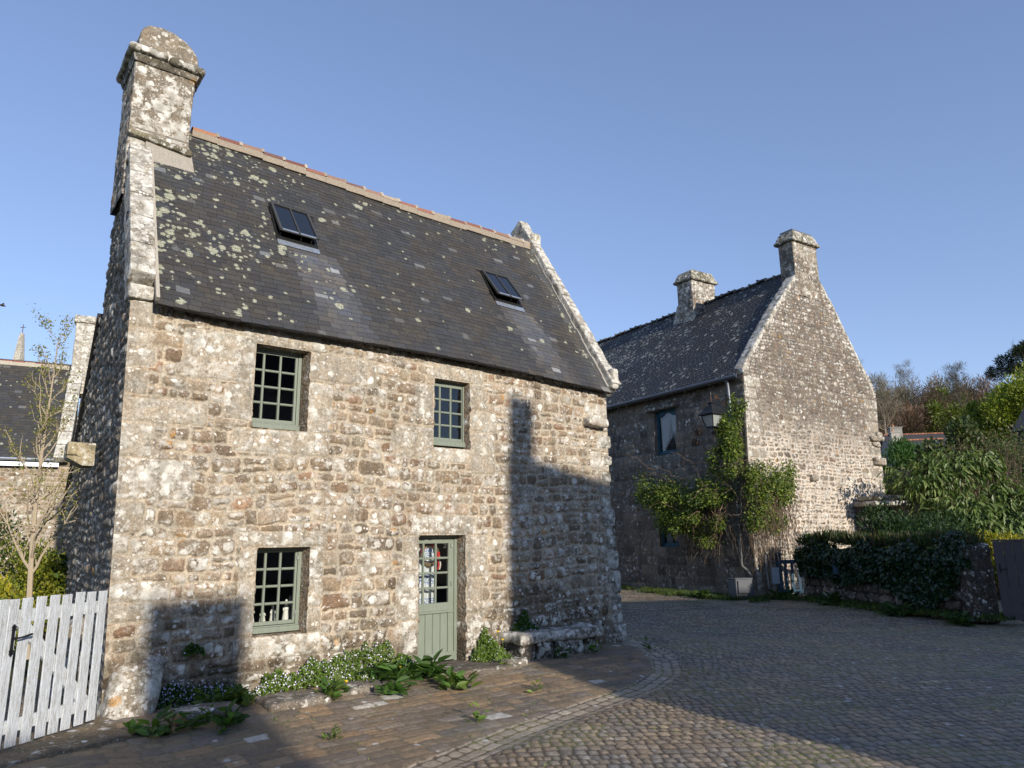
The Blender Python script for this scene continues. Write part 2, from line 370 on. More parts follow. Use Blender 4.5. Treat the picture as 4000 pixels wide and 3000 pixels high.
# ------------------------------------------------------------------ foliage
def unit(v): return v / (np.linalg.norm(v, axis=-1, keepdims=True) + 1e-9)
def leaf_cloud(P, size, cols, asp=.5, nrm=None, dirs=None, fold=.25, seed=0, jit=.35, hexa=True):
    """P (n,3) leaf roots -> V, F4, F3, C for small folded leaves"""
    g = np.random.default_rng(seed); n = len(P)
    D = unit(g.normal(size=(n, 3)) if dirs is None else np.asarray(dirs) + g.normal(0, jit, (n, 3)))
    N = unit(g.normal(size=(n, 3)) + (0 if nrm is None else np.asarray(nrm) * 2.2))
    S = unit(np.cross(D, N)); N = np.cross(S, D)
    L = (size * g.uniform(.6, 1.35, n))[:, None]; W = L * asp * .5
    if hexa:
        V = np.stack([P, P + D * L * .35 + S * W + N * L * fold * .3, P + D * L * .72 + S * W * .75 + N * L * fold * .2, P + D * L,
                      P + D * L * .72 - S * W * .75 + N * L * fold * .2, P + D * L * .35 - S * W + N * L * fold * .3], 1).reshape(-1, 3)
        b = 6 * np.arange(n)[:, None]; F4 = np.vstack([b + [0, 1, 2, 3], b + [0, 3, 4, 5]]); k = 6
    else:
        V = np.stack([P, P + D * L * .5 + S * W + N * L * fold * .2, P + D * L, P + D * L * .5 - S * W + N * L * fold * .2], 1).reshape(-1, 3)
        F4 = 4 * np.arange(n)[:, None] + [0, 1, 2, 3]; k = 4
    cols = np.asarray(cols, float); c = cols[g.integers(0, len(cols), n)] * g.uniform(.7, 1.3, (n, 1))
    return V, F4, np.repeat(c, k, 0)
def leaves(name, P, size, cols, mat, parent=None, **kw):
    V, F, C = leaf_cloud(np.asarray(P, float), size, cols, **kw)
    return mk(name, V, F, mat, parent, False, col=C)
def blob_pts(n, c, r, seed=0, shell=.5, lumps=14, lump=.38, zmin=None):
    """points through an uneven crown: many lumps on an ellipsoid, denser near the surface, with gaps between"""
    g = np.random.default_rng(seed); c = np.array(c, float); r = np.array(r, float)
    dl = unit(g.normal(size=(lumps, 3))); lc = dl * g.uniform(.45, .95, (lumps, 1)); lr = g.uniform(.6, 1.25, lumps) * lump
    k = g.integers(0, lumps, n); d = unit(g.normal(size=(n, 3))); rad = g.random(n) ** shell
    p = lc[k] + d * (rad * lr[k])[:, None]
    nr = unit(d + lc[k] * .6)
    p = p * r + c
    if zmin is not None: m = p[:, 2] > zmin; p, nr = p[m], nr[m]
    return p, nr
def branch_tree(mb, base, h, r0, seed, n=14, spread=.5, up=.8, levels=2, c=(.3, .25, .18), start=.25, lean=(0, 0), wob=.05, ratio=.5, k=6):
    """trunk with limbs; returns twig points and directions"""
    g = np.random.default_rng(seed); base = np.array(base, float); T = []; TD = []
    t = np.linspace(0, 1, 12); tr = base + np.c_[lean[0] * t + wob * np.sin(t * 5 + seed), lean[1] * t + wob * np.cos(t * 4.2 + seed) - wob * math.cos(seed), h * t]
    mb.tube(tr, r0 * (1 - .88 * t), k, c)
    def limb(p, d, L, r, lev):
        m = 7; pts = [p]; q = p.copy(); dd = d.copy()
        for _ in range(m - 1):
            dd = unit(dd + g.normal(0, .16, 3) + np.array([0, 0, up * .18])); q = q + dd * L / (m - 1); pts.append(q)
        pts = np.array(pts); mb.tube(pts, r * np.linspace(1, .25, m), max(3, k - 2 + (lev > 1)), c, cap=False)
        T.extend(pts[2:]); TD.extend(np.gradient(pts, axis=0)[2:])
        if lev > 1:
            for _ in range(g.integers(4, 7)):
                i = g.integers(1, m); limb(pts[i], unit(dd + g.normal(0, .6, 3)), L * g.uniform(.35, .6), r * .45, lev - 1)
    for i in range(n):
        f = start + (1 - start) * (i + g.random()) / n; j = min(int(f * 11), 10); p = tr[j] + (tr[j + 1] - tr[j]) * (f * 11 - j)
        a = i * 2.4 + g.random(); d = unit(np.array([math.cos(a) * spread, math.sin(a) * spread, up * g.uniform(.5, 1.2)]))
        limb(p, d, h * ratio * (1.05 - f * .75) * g.uniform(.7, 1.2), r0 * (1 - .8 * f) * .55, levels)
    T.extend(tr[8:]); TD.extend(np.gradient(tr, axis=0)[8:])
    return np.array(T), np.array(TD)
class SB:
    """collects weathered stone blocks (rounded, uneven boxes) with stone colour attributes"""
    def __init__(s): s.V = []; s.F = []; s.C = []; s.P = []; s.n = 0
    def raw(s, V, F, c, p): s.V.append(V); s.F.append(np.asarray(F) + s.n); s.C.append(c); s.P.append(p); s.n += len(V)
    def block(s, f, size, res=.03, rnd=.03, amp=.01, col=(.3, .26, .2), lich=.7, dirt=0., seed=0, fr=6.):
        """f maps metres inside the block (x,y,z arrays) to (n,3)"""
        S = np.array(size, float); n = np.maximum(2, np.ceil(S / res).astype(int)); r = min(rnd, S.min() * .45)
        for ax in range(3):
            b, c = [(1, 2), (2, 0), (0, 1)][ax]
            for side in (0, 1):
                gb = np.linspace(0, S[b], n[b] + 1); gc = np.linspace(0, S[c], n[c] + 1)
                B, Cc = np.meshgrid(gb, gc, indexing='ij'); p = np.zeros((B.size, 3)); p[:, b] = B.ravel(); p[:, c] = Cc.ravel(); p[:, ax] = S[ax] * side
                q = np.clip(p, r, S - r); d = unit(p - q); p = q + d * r
                k = seed * 3.1
                x, y, z = p.T
                nz = fbm(x * fr + z * fr * .73 + k, y * fr - z * fr * .61 + k, seed, 4) - .5 + .5 * (fbm(z * fr + k, x * fr * .8 + y * fr * .5, seed + 1, 3) - .5)
                p = p + d * (nz * 2 * amp)[:, None]
                P = f(p[:, 0], p[:, 1], p[:, 2])
                i, j = np.meshgrid(np.arange(n[b]), np.arange(n[c]), indexing='ij'); m = n[c] + 1
                F = np.stack([i * m + j, (i + 1) * m + j, (i + 1) * m + j + 1, i * m + j + 1], -1).reshape(-1, 4)
                if side == 0: F = F[:, ::-1]
                cc = np.asarray(col) * (.85 + .3 * fbm(x * 4 + k, y * 4 + z * 4, seed + 2, 3))[:, None]
                s.raw(P, F, np.c_[cc, np.ones(len(P))], np.tile((lich, dirt, .5), (len(P), 1)))
        return s
    def build(s, name, mat, parent=None):
        return mk(name, np.vstack(s.V), np.vstack(s.F), mat, parent, True, col=np.vstack(s.C), prm=np.vstack(s.P))
def off(x0, y0, z0): return lambda x, y, z: np.c_[x + x0, y + y0, z + z0]

MAT = {}
MAT['stone'] = stone_mat('lichened_granite', 1., 1.)
MAT['stone_far'] = stone_mat('pointed_granite', .75, .55)
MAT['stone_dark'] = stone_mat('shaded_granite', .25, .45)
MAT['stone_plain'] = stone_mat('rough_granite', .55, .35)
MAT['stone_white'] = stone_mat('heavily_lichened_granite', .95, 1.45)
MAT['slate'] = slate_mat('old_slate', 1., 1.)
MAT['slate_far'] = slate_mat('hooked_slate', 1.1, 1.1, (.45, .44, .38))
MAT['sage'] = paint_mat('sage_green_paint', (.205, .235, .185), .5, .10, .25, 6., wood=True)
MAT['white'] = paint_mat('weathered_white_paint', (.56, .59, .615), .6, .12, 1.25, 9., wood=True)
MAT['blue'] = paint_mat('teal_blue_paint', (.012, .085, .125), .45, .2, .2)
MAT['bluegate'] = paint_mat('faded_blue_paint', (.03, .075, .12), .55, .2, .3)
MAT['greydoor'] = paint_mat('grey_brown_paint', (.085, .072, .075), .6, .15, .4, 5., wood=True)
MAT['glass'] = glass_mat('window_glass')
MAT['iron'] = plain_mat('dark_iron', (.018, .019, .022), .5, .3, .3)
MAT['black'] = plain_mat('black_frame', (.018, .018, .017), .45, .2, .2)
MAT['zinc'] = plain_mat('zinc_sheet', (.50, .54, .58), .38, .75, .12)
MAT['zincdark'] = plain_mat('dull_zinc', (.22, .235, .26), .45, .6, .15)
MAT['steel'] = plain_mat('hinge_steel', (.33, .34, .32), .4, .7, .2)
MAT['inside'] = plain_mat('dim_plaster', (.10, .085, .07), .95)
MAT['vcol'] = vcol_mat('mixed_surface', .8, .35, 25.)
MAT['tile'] = vcol_mat('ridge_tile_clay', .8, .5, 30.)
MAT['render'] = vcol_mat('cement_render', .95, .5, 40.)
MAT['leaf'] = leaf_mat('leaf')
MAT['gloss'] = leaf_mat('glossy_leaf', .2, .28, .6)
MAT['bark'] = vcol_mat('bark', .9, .6, 60.)
MAT['cloth'] = vcol_mat('cloth', .95, .1, 200., .1)
m = M('frosted_glass'); c = (.62, .64, .60)
m.surf(m.n('MixShader', {0: .22, 1: m.n('MixShader', {0: .45, 1: m.n('BsdfDiffuse', {'Color': c}), 2: m.n('BsdfTranslucent', {'Color': c})}), 2: m.n('BsdfGlossy', {'Color': (.8, .8, .8), 'Roughness': .12})})); MAT['frost'] = m.m
MAT['waxy'] = leaf_mat('waxy_leaf', .25, .42, .3)
MAT['rust'] = plain_mat('rusty_iron', (.12, .065, .035), .75, .4, .4)
MAT['cabinet'] = plain_mat('grey_plastic', (.10, .105, .115), .55, 0, .12)
MAT['meter'] = plain_mat('pale_plastic', (.36, .38, .40), .5, 0, .1)
# ================================================================= the main stone house
A1 = R(38.5); O1 = (-1.1673, 11.6187, 0.)
house = empty('stone_house', O1, A1, 'lichen covered granite house with slate roof and sage green door and windows', 'house')
XL, XR = -4.68, 4.0
def lean(u, z):
    a = .07 * (1 - 2 * z / 5.) * np.exp(-(u - XL) / .6)
    b = np.interp(z, [0, .4, 2.5, 5], [.06, .03, -.09, -.10]) * np.exp(-(XR - u) / .4)
    return u + a + b
def fac(u, z, h): return np.c_[lean(u, z), -h + .03 * (fbm(u * .5, z * .5, 1, 2) - .5), z]
OPEN = [(-3.11, 3.46, -2.32, 4.66, .215), (-.16, 3.39, .56, 4.54, .15), (-2.93, .69, -2.19, 1.835, .215), (-.41, -.02, .47, 1.98, .215)]
BIGS = [(-3.31, 4.76 - .10, -2.04, 5.10), (-4.06, 4.06, -3.12, 4.74), (-2.31, 4.23, -1.23, 4.65), (-.26, 4.545, .86, 4.83), (.57, 4.09, .92, 4.53), (.57, 3.71, 1.13, 4.07),
        (.57, 2.98, 1.1, 3.69), (-.53, 3.83, -.17, 4.41), (-.91, 3.18, -.17, 3.70), (-.16, 3.14, .56, 3.385), (-3.36, 3.11, -1.97, 3.45), (-4.8, 2.44, -3.80, 2.95),
        (-4.8, 2.96, -4.33, 3.39), (-4.8, 2.04, -4.35, 2.42), (-4.8, 1.79, -4.5, 2.03), (-4.8, 1.48, -4.45, 1.77), (-4.8, 1.22, -3.99, 1.46), (-4.8, 1.0, -4.17, 1.21),
        (-4.8, 3.41, -3.69, 3.73), (-4.8, 3.76, -4.42, 4.10), (-4.8, 4.12, -4.36, 4.36), (-4.8, 4.38, -4.46, 4.62), (-4.8, 4.64, -4.40, 5.2), (-3.21, 1.842, -1.96, 2.05), (-3.16, 1.44, -2.935, 1.83), (-3.16, 1.08, -2.935, 1.43), (-3.16, .70, -2.935, 1.07),
        (-2.185, 1.4, -1.98, 1.83), (-2.185, 1.02, -1.98, 1.39), (-2.185, .69, -1.98, 1.01), (-3.18, .40, -1.98, .682), (-.52, 1.985, .69, 2.29), (-.71, 1.44, -.415, 1.975),
        (-.81, .73, -.415, 1.43), (-.72, .02, -.415, .72), (.475, 1.3, .92, 1.975), (.475, .74, .80, 1.29), (.475, .33, .84, .73), (-3.51, 3.54, -3.12, 4.04), (-2.31, 3.46, -1.94, 4.20),
        (3.62, 3.6, 4.2, 3.95), (3.4, 3.2, 4.2, 3.55), (3.6, 2.7, 4.2, 3.15), (3.74, 2.2, 4.2, 2.66), (3.78, 1.6, 4.2, 2.16), (3.76, 1.1, 4.2, 1.56), (3.72, .5, 4.2, 1.06), (3.6, .0, 4.2, .46), (3.3, 4.2, 4.2, 4.5), (1.45, 2.6, 1.95, 2.86), (2.2, 3.0, 2.62, 3.26)]
rubA = Rubble(XL, XR, -.2, 5.3, 21, (.125, .235), (.15, .42), BIGS, .027, .0125, .14, .07)
def dirtA(u, z):
    return np.clip(1.15 * np.exp(-np.maximum(z - .1, 0) / .42) + .8 * np.exp(-((u - 2.2) / .9) ** 2 - ((z - .75) / .38) ** 2), 0, 1.2)
def edgeA(u, z):
    e = np.minimum(sstep(0, .05, u - XL), sstep(0, .05, XR - u))
    return e
ug = np.arange(XL, XR + .001, (XR - XL) / 640); zg = np.arange(-.14, 5.32, .0135)
facade = wall_grid('facade', ug, zg, rubA, fac, MAT['stone'], house, PAL_WALL, .036, MORTAR, lambda u, z: z < 5.06 - .0215 * u, OPEN, (.375, .33, .265), (.35, 1.15), dirtA, edgeA, .008, .62)
# gable wall with the lean-to behind it
def gab(v, z, h): return np.c_[-4.61 - .028 * z + .061 * v - h, v, z]
def gtop(v): return np.where(v < 2.2, 5.32 + 1.6 * v, np.where(v < 3.95, 8.80 - 2.0 * (v - 2.2), 5.55 - .6 * (v - 4.5)))
rubG = Rubble(0, 9.3, -.2, 9, 33, (.09, .20), (.12, .36), [], .03, .010, .2, .06)
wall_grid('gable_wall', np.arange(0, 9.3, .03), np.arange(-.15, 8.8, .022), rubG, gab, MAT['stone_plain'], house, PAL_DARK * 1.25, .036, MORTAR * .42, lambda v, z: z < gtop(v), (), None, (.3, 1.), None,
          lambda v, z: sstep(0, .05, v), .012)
rubH = Rubble(0, 4.5, -.2, 9, 35, (.10, .24), (.16, .4), [], .03, .012, .2)
def gabr(v, z, h): return np.c_[4.0 + np.interp(z, [0, .4, 2.5, 5, 9], [.06, .03, -.09, -.10, -.16]) + h, v, z]
wall_grid('gable_wall', np.arange(0, 4.5, .05), np.arange(-.15, 8.9, .045), rubH, gabr, MAT['stone'], house, PAL_WALL, .05, MORTAR, lambda v, z: z < 5.15 + 1.6 * np.minimum(v, 4.4 - v), (), None, (.3, 1.), None, lambda v, z: sstep(0, .05, v), .01)
# corner stones that stand proud at the far corner
for z0, hh, w, dx in ((.0, .30, .36, .12), (.32, .52, .26, .05), (.86, .42, .24, .06), (1.30, .36, .28, .05), (1.68, .40, .25, .03), (2.10, .34, .30, .06), (2.95, .22, .25, .03), (3.62, .26, .34, .05), (3.3, .18, .22, .06)):
    xr = float(np.interp(z0 + .1, [0, .4, 2.5, 5], [4.06, 4.03, 3.91, 3.90]))
    sb = SB(); sb.block(off(xr - w + dx, -.05, z0), (w, .4, hh), .03, .05, .02, (.27, .25, .21), 1., .4, int(z0 * 10)); sb.build('quoin', MAT['stone_white'], house)
# plain masonry that closes the house at the back
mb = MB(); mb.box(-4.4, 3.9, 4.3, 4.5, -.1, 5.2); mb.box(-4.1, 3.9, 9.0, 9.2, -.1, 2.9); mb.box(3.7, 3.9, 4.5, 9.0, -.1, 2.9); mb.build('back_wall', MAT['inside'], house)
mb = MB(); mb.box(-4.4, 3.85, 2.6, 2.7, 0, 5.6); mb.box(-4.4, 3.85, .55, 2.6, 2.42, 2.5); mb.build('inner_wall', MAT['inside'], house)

# ---- roof
TH = math.atan(1.6); CS, SN = math.cos(TH), math.sin(TH)
NR = np.array([.0215, -1.6, 1.]); NR /= np.linalg.norm(NR)
def roofP(u, s, n, y0=-.22):
    y = y0 + s * CS; z = 5.20 - .0215 * u + 1.6 * y + .035 * np.sin(u * .8 + 1.2) * np.cos(s * .7) + .02 * (vnoise(u * .9, s * .9, 3) - .5)
    return np.c_[u + n * NR[0], y + n * NR[1], z + n * NR[2]]
SL = (2.2 + .22) / CS
HOLES = [(-2.60, -1.92, 2.16, 3.04), (1.76, 2.44, 2.04, 2.92)]
def lichA(u, s):
    a = 1.7 * sstep(-1.7, -4.0, u) * (.25 + .75 * sstep(.5, 2.4, s)) + .18 * sstep(3., 4.3, s) + .9 * sstep(3.1, 3.85, u) * sstep(.3, 1.2, s) + .18 * sstep(1.5, -3., u)
    a = a + 1.3 * np.exp(-((u + 3.45 - .25 * (s - 3.2)) / .42) ** 2 - ((s - 3.25) / .55) ** 2)
    return np.clip(a + .05, 0, 1.8)
def tintA(c, u, s):
    for cx, s1 in ((-2.05, 2.0), (2.25, 1.9)):
        k = sstep(.55, .25, np.abs(u - cx - (s1 - s) * .18)) * sstep(s1 + .05, s1 - .1, s) * (.45 + .55 * sstep(-.2, 1.6, s))
        c = c * (1 + .85 * k[:, None]) + k[:, None] * np.array((.006, .008, .014))
    k = sstep(3.35, 3.8, u) * (.5 + .5 * np.sin(u * 9 + s * 3) ** 2); c = c + .05 * k[:, None] * np.array((1, .98, .85))
    return c
roof = slates('roof', roofP, SL, lambda s: -4.50, lambda s: 3.90, MAT['slate'], house,   .106, (.15, .24), .0038, None, lichA, tintA, HOLES, 5)
mb = MB()   # boarding under the slates, rear pitch, lean-to roof
for (u0, u1, s0, s1) in ((-4.5, -2.6, 0, SL), (-1.92, 1.76, 0, SL), (2.44, 3.9, 0, SL), (-2.6, -1.92, 0, 2.16), (-2.6, -1.92, 3.04, SL), (1.76, 2.44, 0, 2.04), (1.76, 2.44, 2.92, SL)):
    m_ = int(max(1, round((u1 - u0) / .4)))
    for q in range(m_):
        a, b = u0 + (u1 - u0) * q / m_, u0 + (u1 - u0) * (q + 1) / m_
        uu = np.array([a, b, b, a, a, b, b, a]); ss = np.array([s0, s0, s1, s1] * 2); nn = np.array([-.045] * 4 + [-.013] * 4)
        mb.hexa(roofP(uu, ss, nn), (.03, .028, .026))
mb.hexa([(-4.5, 2.22, 8.78), (3.9, 2.22, 8.62), (3.9, 4.25, 4.6), (-4.5, 4.25, 4.75), (-4.5, 2.22, 8.86), (3.9, 2.22, 8.70), (3.9, 4.25, 4.72), (-4.5, 4.25, 4.87)], (.05, .05, .052))
mb.hexa([(-4.60, 4.0, 5.78), (3.9, 4.0, 5.78), (3.9, 9.5, 2.53), (-4.18, 9.5, 2.53), (-4.60, 4.0, 5.88), (3.9, 4.0, 5.88), (3.9, 9.5, 2.64), (-4.18, 9.5, 2.64)], (.03, .03, .032))
mb.build('roof_boarding', MAT['vcol'], house)
# eaves: a thin board behind the slate edge
# ---- ridge of clay tiles bedded in mortar
mb = MB(); x = -3.75; k = 0
while x < 3.62:
    w = rng.uniform(.38, .43); z0 = 8.70 - .0215 * x + .035 * math.sin(x * .8 + 1.2) * math.cos(SL * .7) + rng.normal(0, .006)
    c = np.array([(.26, .115, .08), (.20, .085, .065), (.34, .17, .10), (.15, .08, .065), (.25, .15, .11), (.34, .27, .20)][rng.integers(0, 6)]) * rng.uniform(.8, 1.15)
    th = np.linspace(-.15, math.pi + .15, 9); rr = .105
    for a, b in zip(th[:-1], th[1:]):
        P = []
        for xx, r_ in ((x + .01, rr), (x + w - .01, rr + .006)):
            P += [(xx, 2.2 + r_ * math.cos(t), z0 + .02 + r_ * .85 * math.sin(t)) for t in (a, b)]
        mb.add(P, [(0, 1, 3, 2)], c=c)
    zc = z0 + .025      # mortar lump at the joint
    P = []; tt = np.linspace(-.1, math.pi + .1, 8)
    for xx, r_ in ((x + w - .035, .100), (x + w - .012, .120), (x + w + .018, .120), (x + w + .035, .100)):
        P += [(xx + rng.normal(0, .004), 2.2 + (r_ + rng.normal(0, .006)) * math.cos(t), zc + (r_ + rng.normal(0, .006)) * .9 * math.sin(t)) for t in tt]
    mb.add(P, [(i * 8 + j, i * 8 + j + 1, i * 8 + 8 + j + 1, i * 8 + 8 + j) for i in range(3) for j in range(7)], c=np.array((.40, .35, .28)) * rng.uniform(.7, 1.2))
    mb.box(x, x + w, 2.2 - .125 + rng.normal(0, .006), 2.2 + .12, z0 - .12, z0 - .005 + rng.normal(0, .006), (.30, .25, .19))
    x += w; k += 1
mb.build('ridge', MAT['tile'], house)
# ---- copings on the two gables
sb = SB()
def cope(x0, x1, y0, y1, n0, n1, seed, lich=1.1, col=(.34, .31, .26), skew=.033):
    L = (y1 - y0) / CS; s = 0.; g = np.random.default_rng(seed)
    while s < L - .05:
        l = min(g.uniform(.36, .62), L - s)
        def f(x, y, z, s=s): 
            P = roofP(x + x0, y + s + (y0 + .22) / CS, z + n0); P[:, 0] = x + x0 + skew * (P[:, 1]); return P
        sb.block(f, (x1 - x0, l - .012, n1 - n0), .028, .022, .016, np.array(col) * g.uniform(.8, 1.15), lich, .1, seed + int(s * 9)); s += l
cope(-4.80, -4.49, .0, 1.62, -.30, .125, 4)
sb.block(off(-4.79, -.075, 4.99), (.30, .30, .20), .025, .03, .012, (.36, .33, .28), 1.1, 0, 3)      # kneeler
sb.build('coping', MAT['stone_white'], house); sb = SB()
cope(3.80, 4.06, -.16, 2.62, -.25, .17, 9, 1.25, (.30, .275, .235), -.02)
sb.block(off(3.80, 2.05, 8.55), (.27, .5, .42), .025, .05, .02, (.34, .33, .26), 1.3, 0, 8)
sb.block(off(3.84, -.27, 4.80), (.19, .16, .42), .025, .05, .02, (.36, .33, .28), 1.2, 0, 5)
sb.build('coping', MAT['stone_white'], house)
mb = MB()       # cement fillets where slates meet copings and chimney
for x0, x1, xs in ((-4.50, -4.455, .033), ):
    mb.hexa([(*roofP(np.array([a]), np.array([s]), np.array([n]))[0],) for n in (-.01, .06) for a, s in ((x0, .05), (x1, .05), (x1 + .05, 3.6), (x0 + .05, 3.6))], (.40, .36, .30))
mb.build('fillet', MAT['render'], house); mb = MB()
for q in range(16):
    s0, s1 = .1 + q * .27, .1 + (q + 1) * .27; P = []
    for n in (-.01, .045 + .01 * (q % 3)):
        for a, s in ((3.745 + .01 * (q % 2), s0), (3.80, s0), (3.80, s1), (3.745 + .01 * (q % 2), s1)):
            P.append(roofP(np.array([a]), np.array([s]), np.array([n]))[0])
    mb.hexa(P, (.33, .31, .27))
mb.build('fillet', MAT['render'], house)
# ---- corbel stones
for f, sz, cc, sd in ((off(3.22, -.20, 4.02), (.55, .25, .17), (.36, .31, .25), 2), ):
    SB().block(f, sz, .025, .05, .02, cc, .9, 0, sd).build('corbel', MAT['stone'], house)
def fcb(x, y, z):
    zz = z + np.maximum(0, (.34 - (y + 0)) * .0); P = np.c_[-5.02 + x, 2.05 + y, 3.02 + z]
    P[:, 2] += np.clip(.20 - x, 0, 1) * .55 * (z < .12); return P
SB().block(fcb, (.36, .34, .34), .03, .02, .01, (.34, .30, .20), .7, .3, 4).build('corbel', MAT['stone'], house)
def fcl(x, y, z): return np.c_[-4.98 + x + .14 * (z / .9), 1.35 + y + z * .05, -.1 + z]
SB().block(fcl, (.42, .36, 1.05), .04, .12, .05, (.22, .185, .14), .6, .3, 6).build('buttress', MAT['stone'], house)

# ---- chimney
chim_bigs = [(0, .55, .88, .93), (0, .16, .88, .54), (0, .94, .17, 1.22), (.18, .94, .74, 1.22), (.75, .94, .88, 1.22), (0, 1.23, .88, 1.62), (0, -.9, .88, .15), (0, 1.63, .88, 2.2)]
ch = None
rubC = Rubble(0, .9, -1, 2.4, 51, (.3, .4), (.4, .9), chim_bigs, .012, .007, 0)
def chF(u, z, h): return np.c_[-4.765 + u * .985 + .012 * (1.9 - z) * 0 + .03 * z * (u - .44) * .2, 1.60 - h, 7.72 + z]
ee = lambda W: (lambda u, z: np.minimum(sstep(0, .03, u), sstep(0, .03, W - u)))
chimney = wall_grid('chimney', np.linspace(0, .88, 60), np.arange(-.6, 1.72, .016), rubC, chF, MAT['stone_white'], house, PAL_GREY, .018, np.array((.22, .19, .15)), None, (), (.235, .20, .155), (.8, 1.), None, ee(.88), .008)
rubC2 = Rubble(0, 1.3, -1, 2.4, 52, (.28, .4), (.35, .8), (), .015, .008, 0)
def chL(v, z, h): return np.c_[chF(np.zeros_like(v), z, 0 * h)[:, 0] - h, 1.60 + .92 - v, 7.72 + z]
def chR(v, z, h): return np.c_[chF(np.full_like(v, .88), z, 0 * h)[:, 0] + h, 1.60 + v, 7.72 + z]
def chB(u, z, h): return np.c_[-3.9 - u, 2.52 + h, 7.72 + z]
for f, W, nm in ((chL, .92, 'shaft'), (chR, .92, 'shaft'), (chB, .87, 'shaft')):
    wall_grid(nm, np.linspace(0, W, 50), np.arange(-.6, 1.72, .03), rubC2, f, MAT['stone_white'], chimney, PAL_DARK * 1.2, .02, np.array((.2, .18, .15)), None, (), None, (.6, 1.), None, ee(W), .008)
sb = SB()
def fm(x0, y0, z0, W, Dp, k):     # moulding: upper roll wider than the neck
    return lambda x, y, z: np.c_[x0 + x + (x - W / 2) * k * z, y0 + y + (y - Dp / 2) * k * z, z0 + z]
sb.block(fm(-4.80, 1.56, 9.40, .94, 1.0, .55), (.94, 1.0, .13), .022, .02, .008, (.22, .20, .16), .7, .5, 2)
sb.block(off(-4.90, 1.455, 9.525), (.575, 1.18, .135), .022, .06, .012, (.34, .32, .26), 1.1, .5, 3)
sb.block(off(-4.315, 1.455, 9.50), (.56, 1.18, .14), .022, .06, .012, (.28, .26, .20), .9, .7, 4)
sb.build('cornice', MAT['stone_white'], chimney)
prof_x = [-.1, 0, .03, .12, .32, .5, .68, .80, .87, .9, 1]; prof_z = [.30, .36, .44, .53, .575, .555, .49, .39, .28, .2, .2]
def fcr(x, y, z): return np.c_[-4.745 + x, 1.63 + y, 9.63 + z / .58 * np.interp(x, prof_x, prof_z)]
SB().block(fcr, (.90, .88, .58), .022, .05, .014, (.255, .215, .165), .75, .2, 7).build('crown', MAT['stone_white'], chimney)
SB().block(lambda x, y, z: np.c_[-4.78 + x, 1.50 + y, 8.10 + z - .10 * x], (.93, .16, .10), .025, .03, .012, (.24, .215, .15), .5, .4, 9).build('drip_stone', MAT['stone'], chimney)
mb = MB(); 
mb.hexa([(-4.52, 1.50, 7.62), (-3.76, 1.50, 7.60), (-3.76, 1.7, 7.8), (-4.52, 1.7, 7.8), (-4.52, 1.56, 8.13), (-3.84, 1.56, 8.03), (-3.84, 1.7, 8.1), (-4.52, 1.7, 8.15)], (.34, .31, .26))
mb.hexa([(-3.90, 1.52, 7.60), (-3.76, 1.50, 7.60), (-3.74, 2.2, 8.72), (-3.9, 2.2, 8.72), (-3.90, 1.54, 7.95), (-3.84, 1.54, 7.95), (-3.84, 2.2, 8.85), (-3.9, 2.2, 8.85)], (.33, .30, .25))
mb.build('flashing', MAT['render'], chimney)

# ---- windows
def bars(mb, y, xs, zs, w, t, x0, x1, z0, z1):
    """glazing bars with a chamfered face"""
    for x in xs:
        mb.box(x - w / 2, x + w / 2, y + .012, y + t, z0, z1); mb.hexa([(x - w / 2, y + .012, z0), (x + w / 2, y + .012, z0), (x + w / 2, y + .012, z1), (x - w / 2, y + .012, z1)][0:0] or [(x - w * .2, y, z0), (x + w * .2, y, z0), (x + w / 2, y + .011, z0), (x - w / 2, y + .011, z0), (x - w * .2, y, z1), (x + w * .2, y, z1), (x + w / 2, y + .011, z1), (x - w / 2, y + .011, z1)])
    xe = [x0] + list(xs) + [x1]
    for z in zs:
        for a, b in zip(xe[:-1], xe[1:]):
            a_ = a + (w / 2 + .0005 if a != x0 else 0); b_ = b - (w / 2 + .0005 if b != x1 else 0)
            mb.box(a_, b_, y + .013, y + t, z - w / 2, z + w / 2)
            mb.hexa([(a_, y + .001, z - w * .2), (b_, y + .001, z - w * .2), (b_, y + .012, z - w / 2), (a_, y + .012, z - w / 2), (a_, y + .001, z + w * .2), (b_, y + .001, z + w * .2), (b_, y + .012, z + w / 2), (a_, y + .012, z + w / 2)])
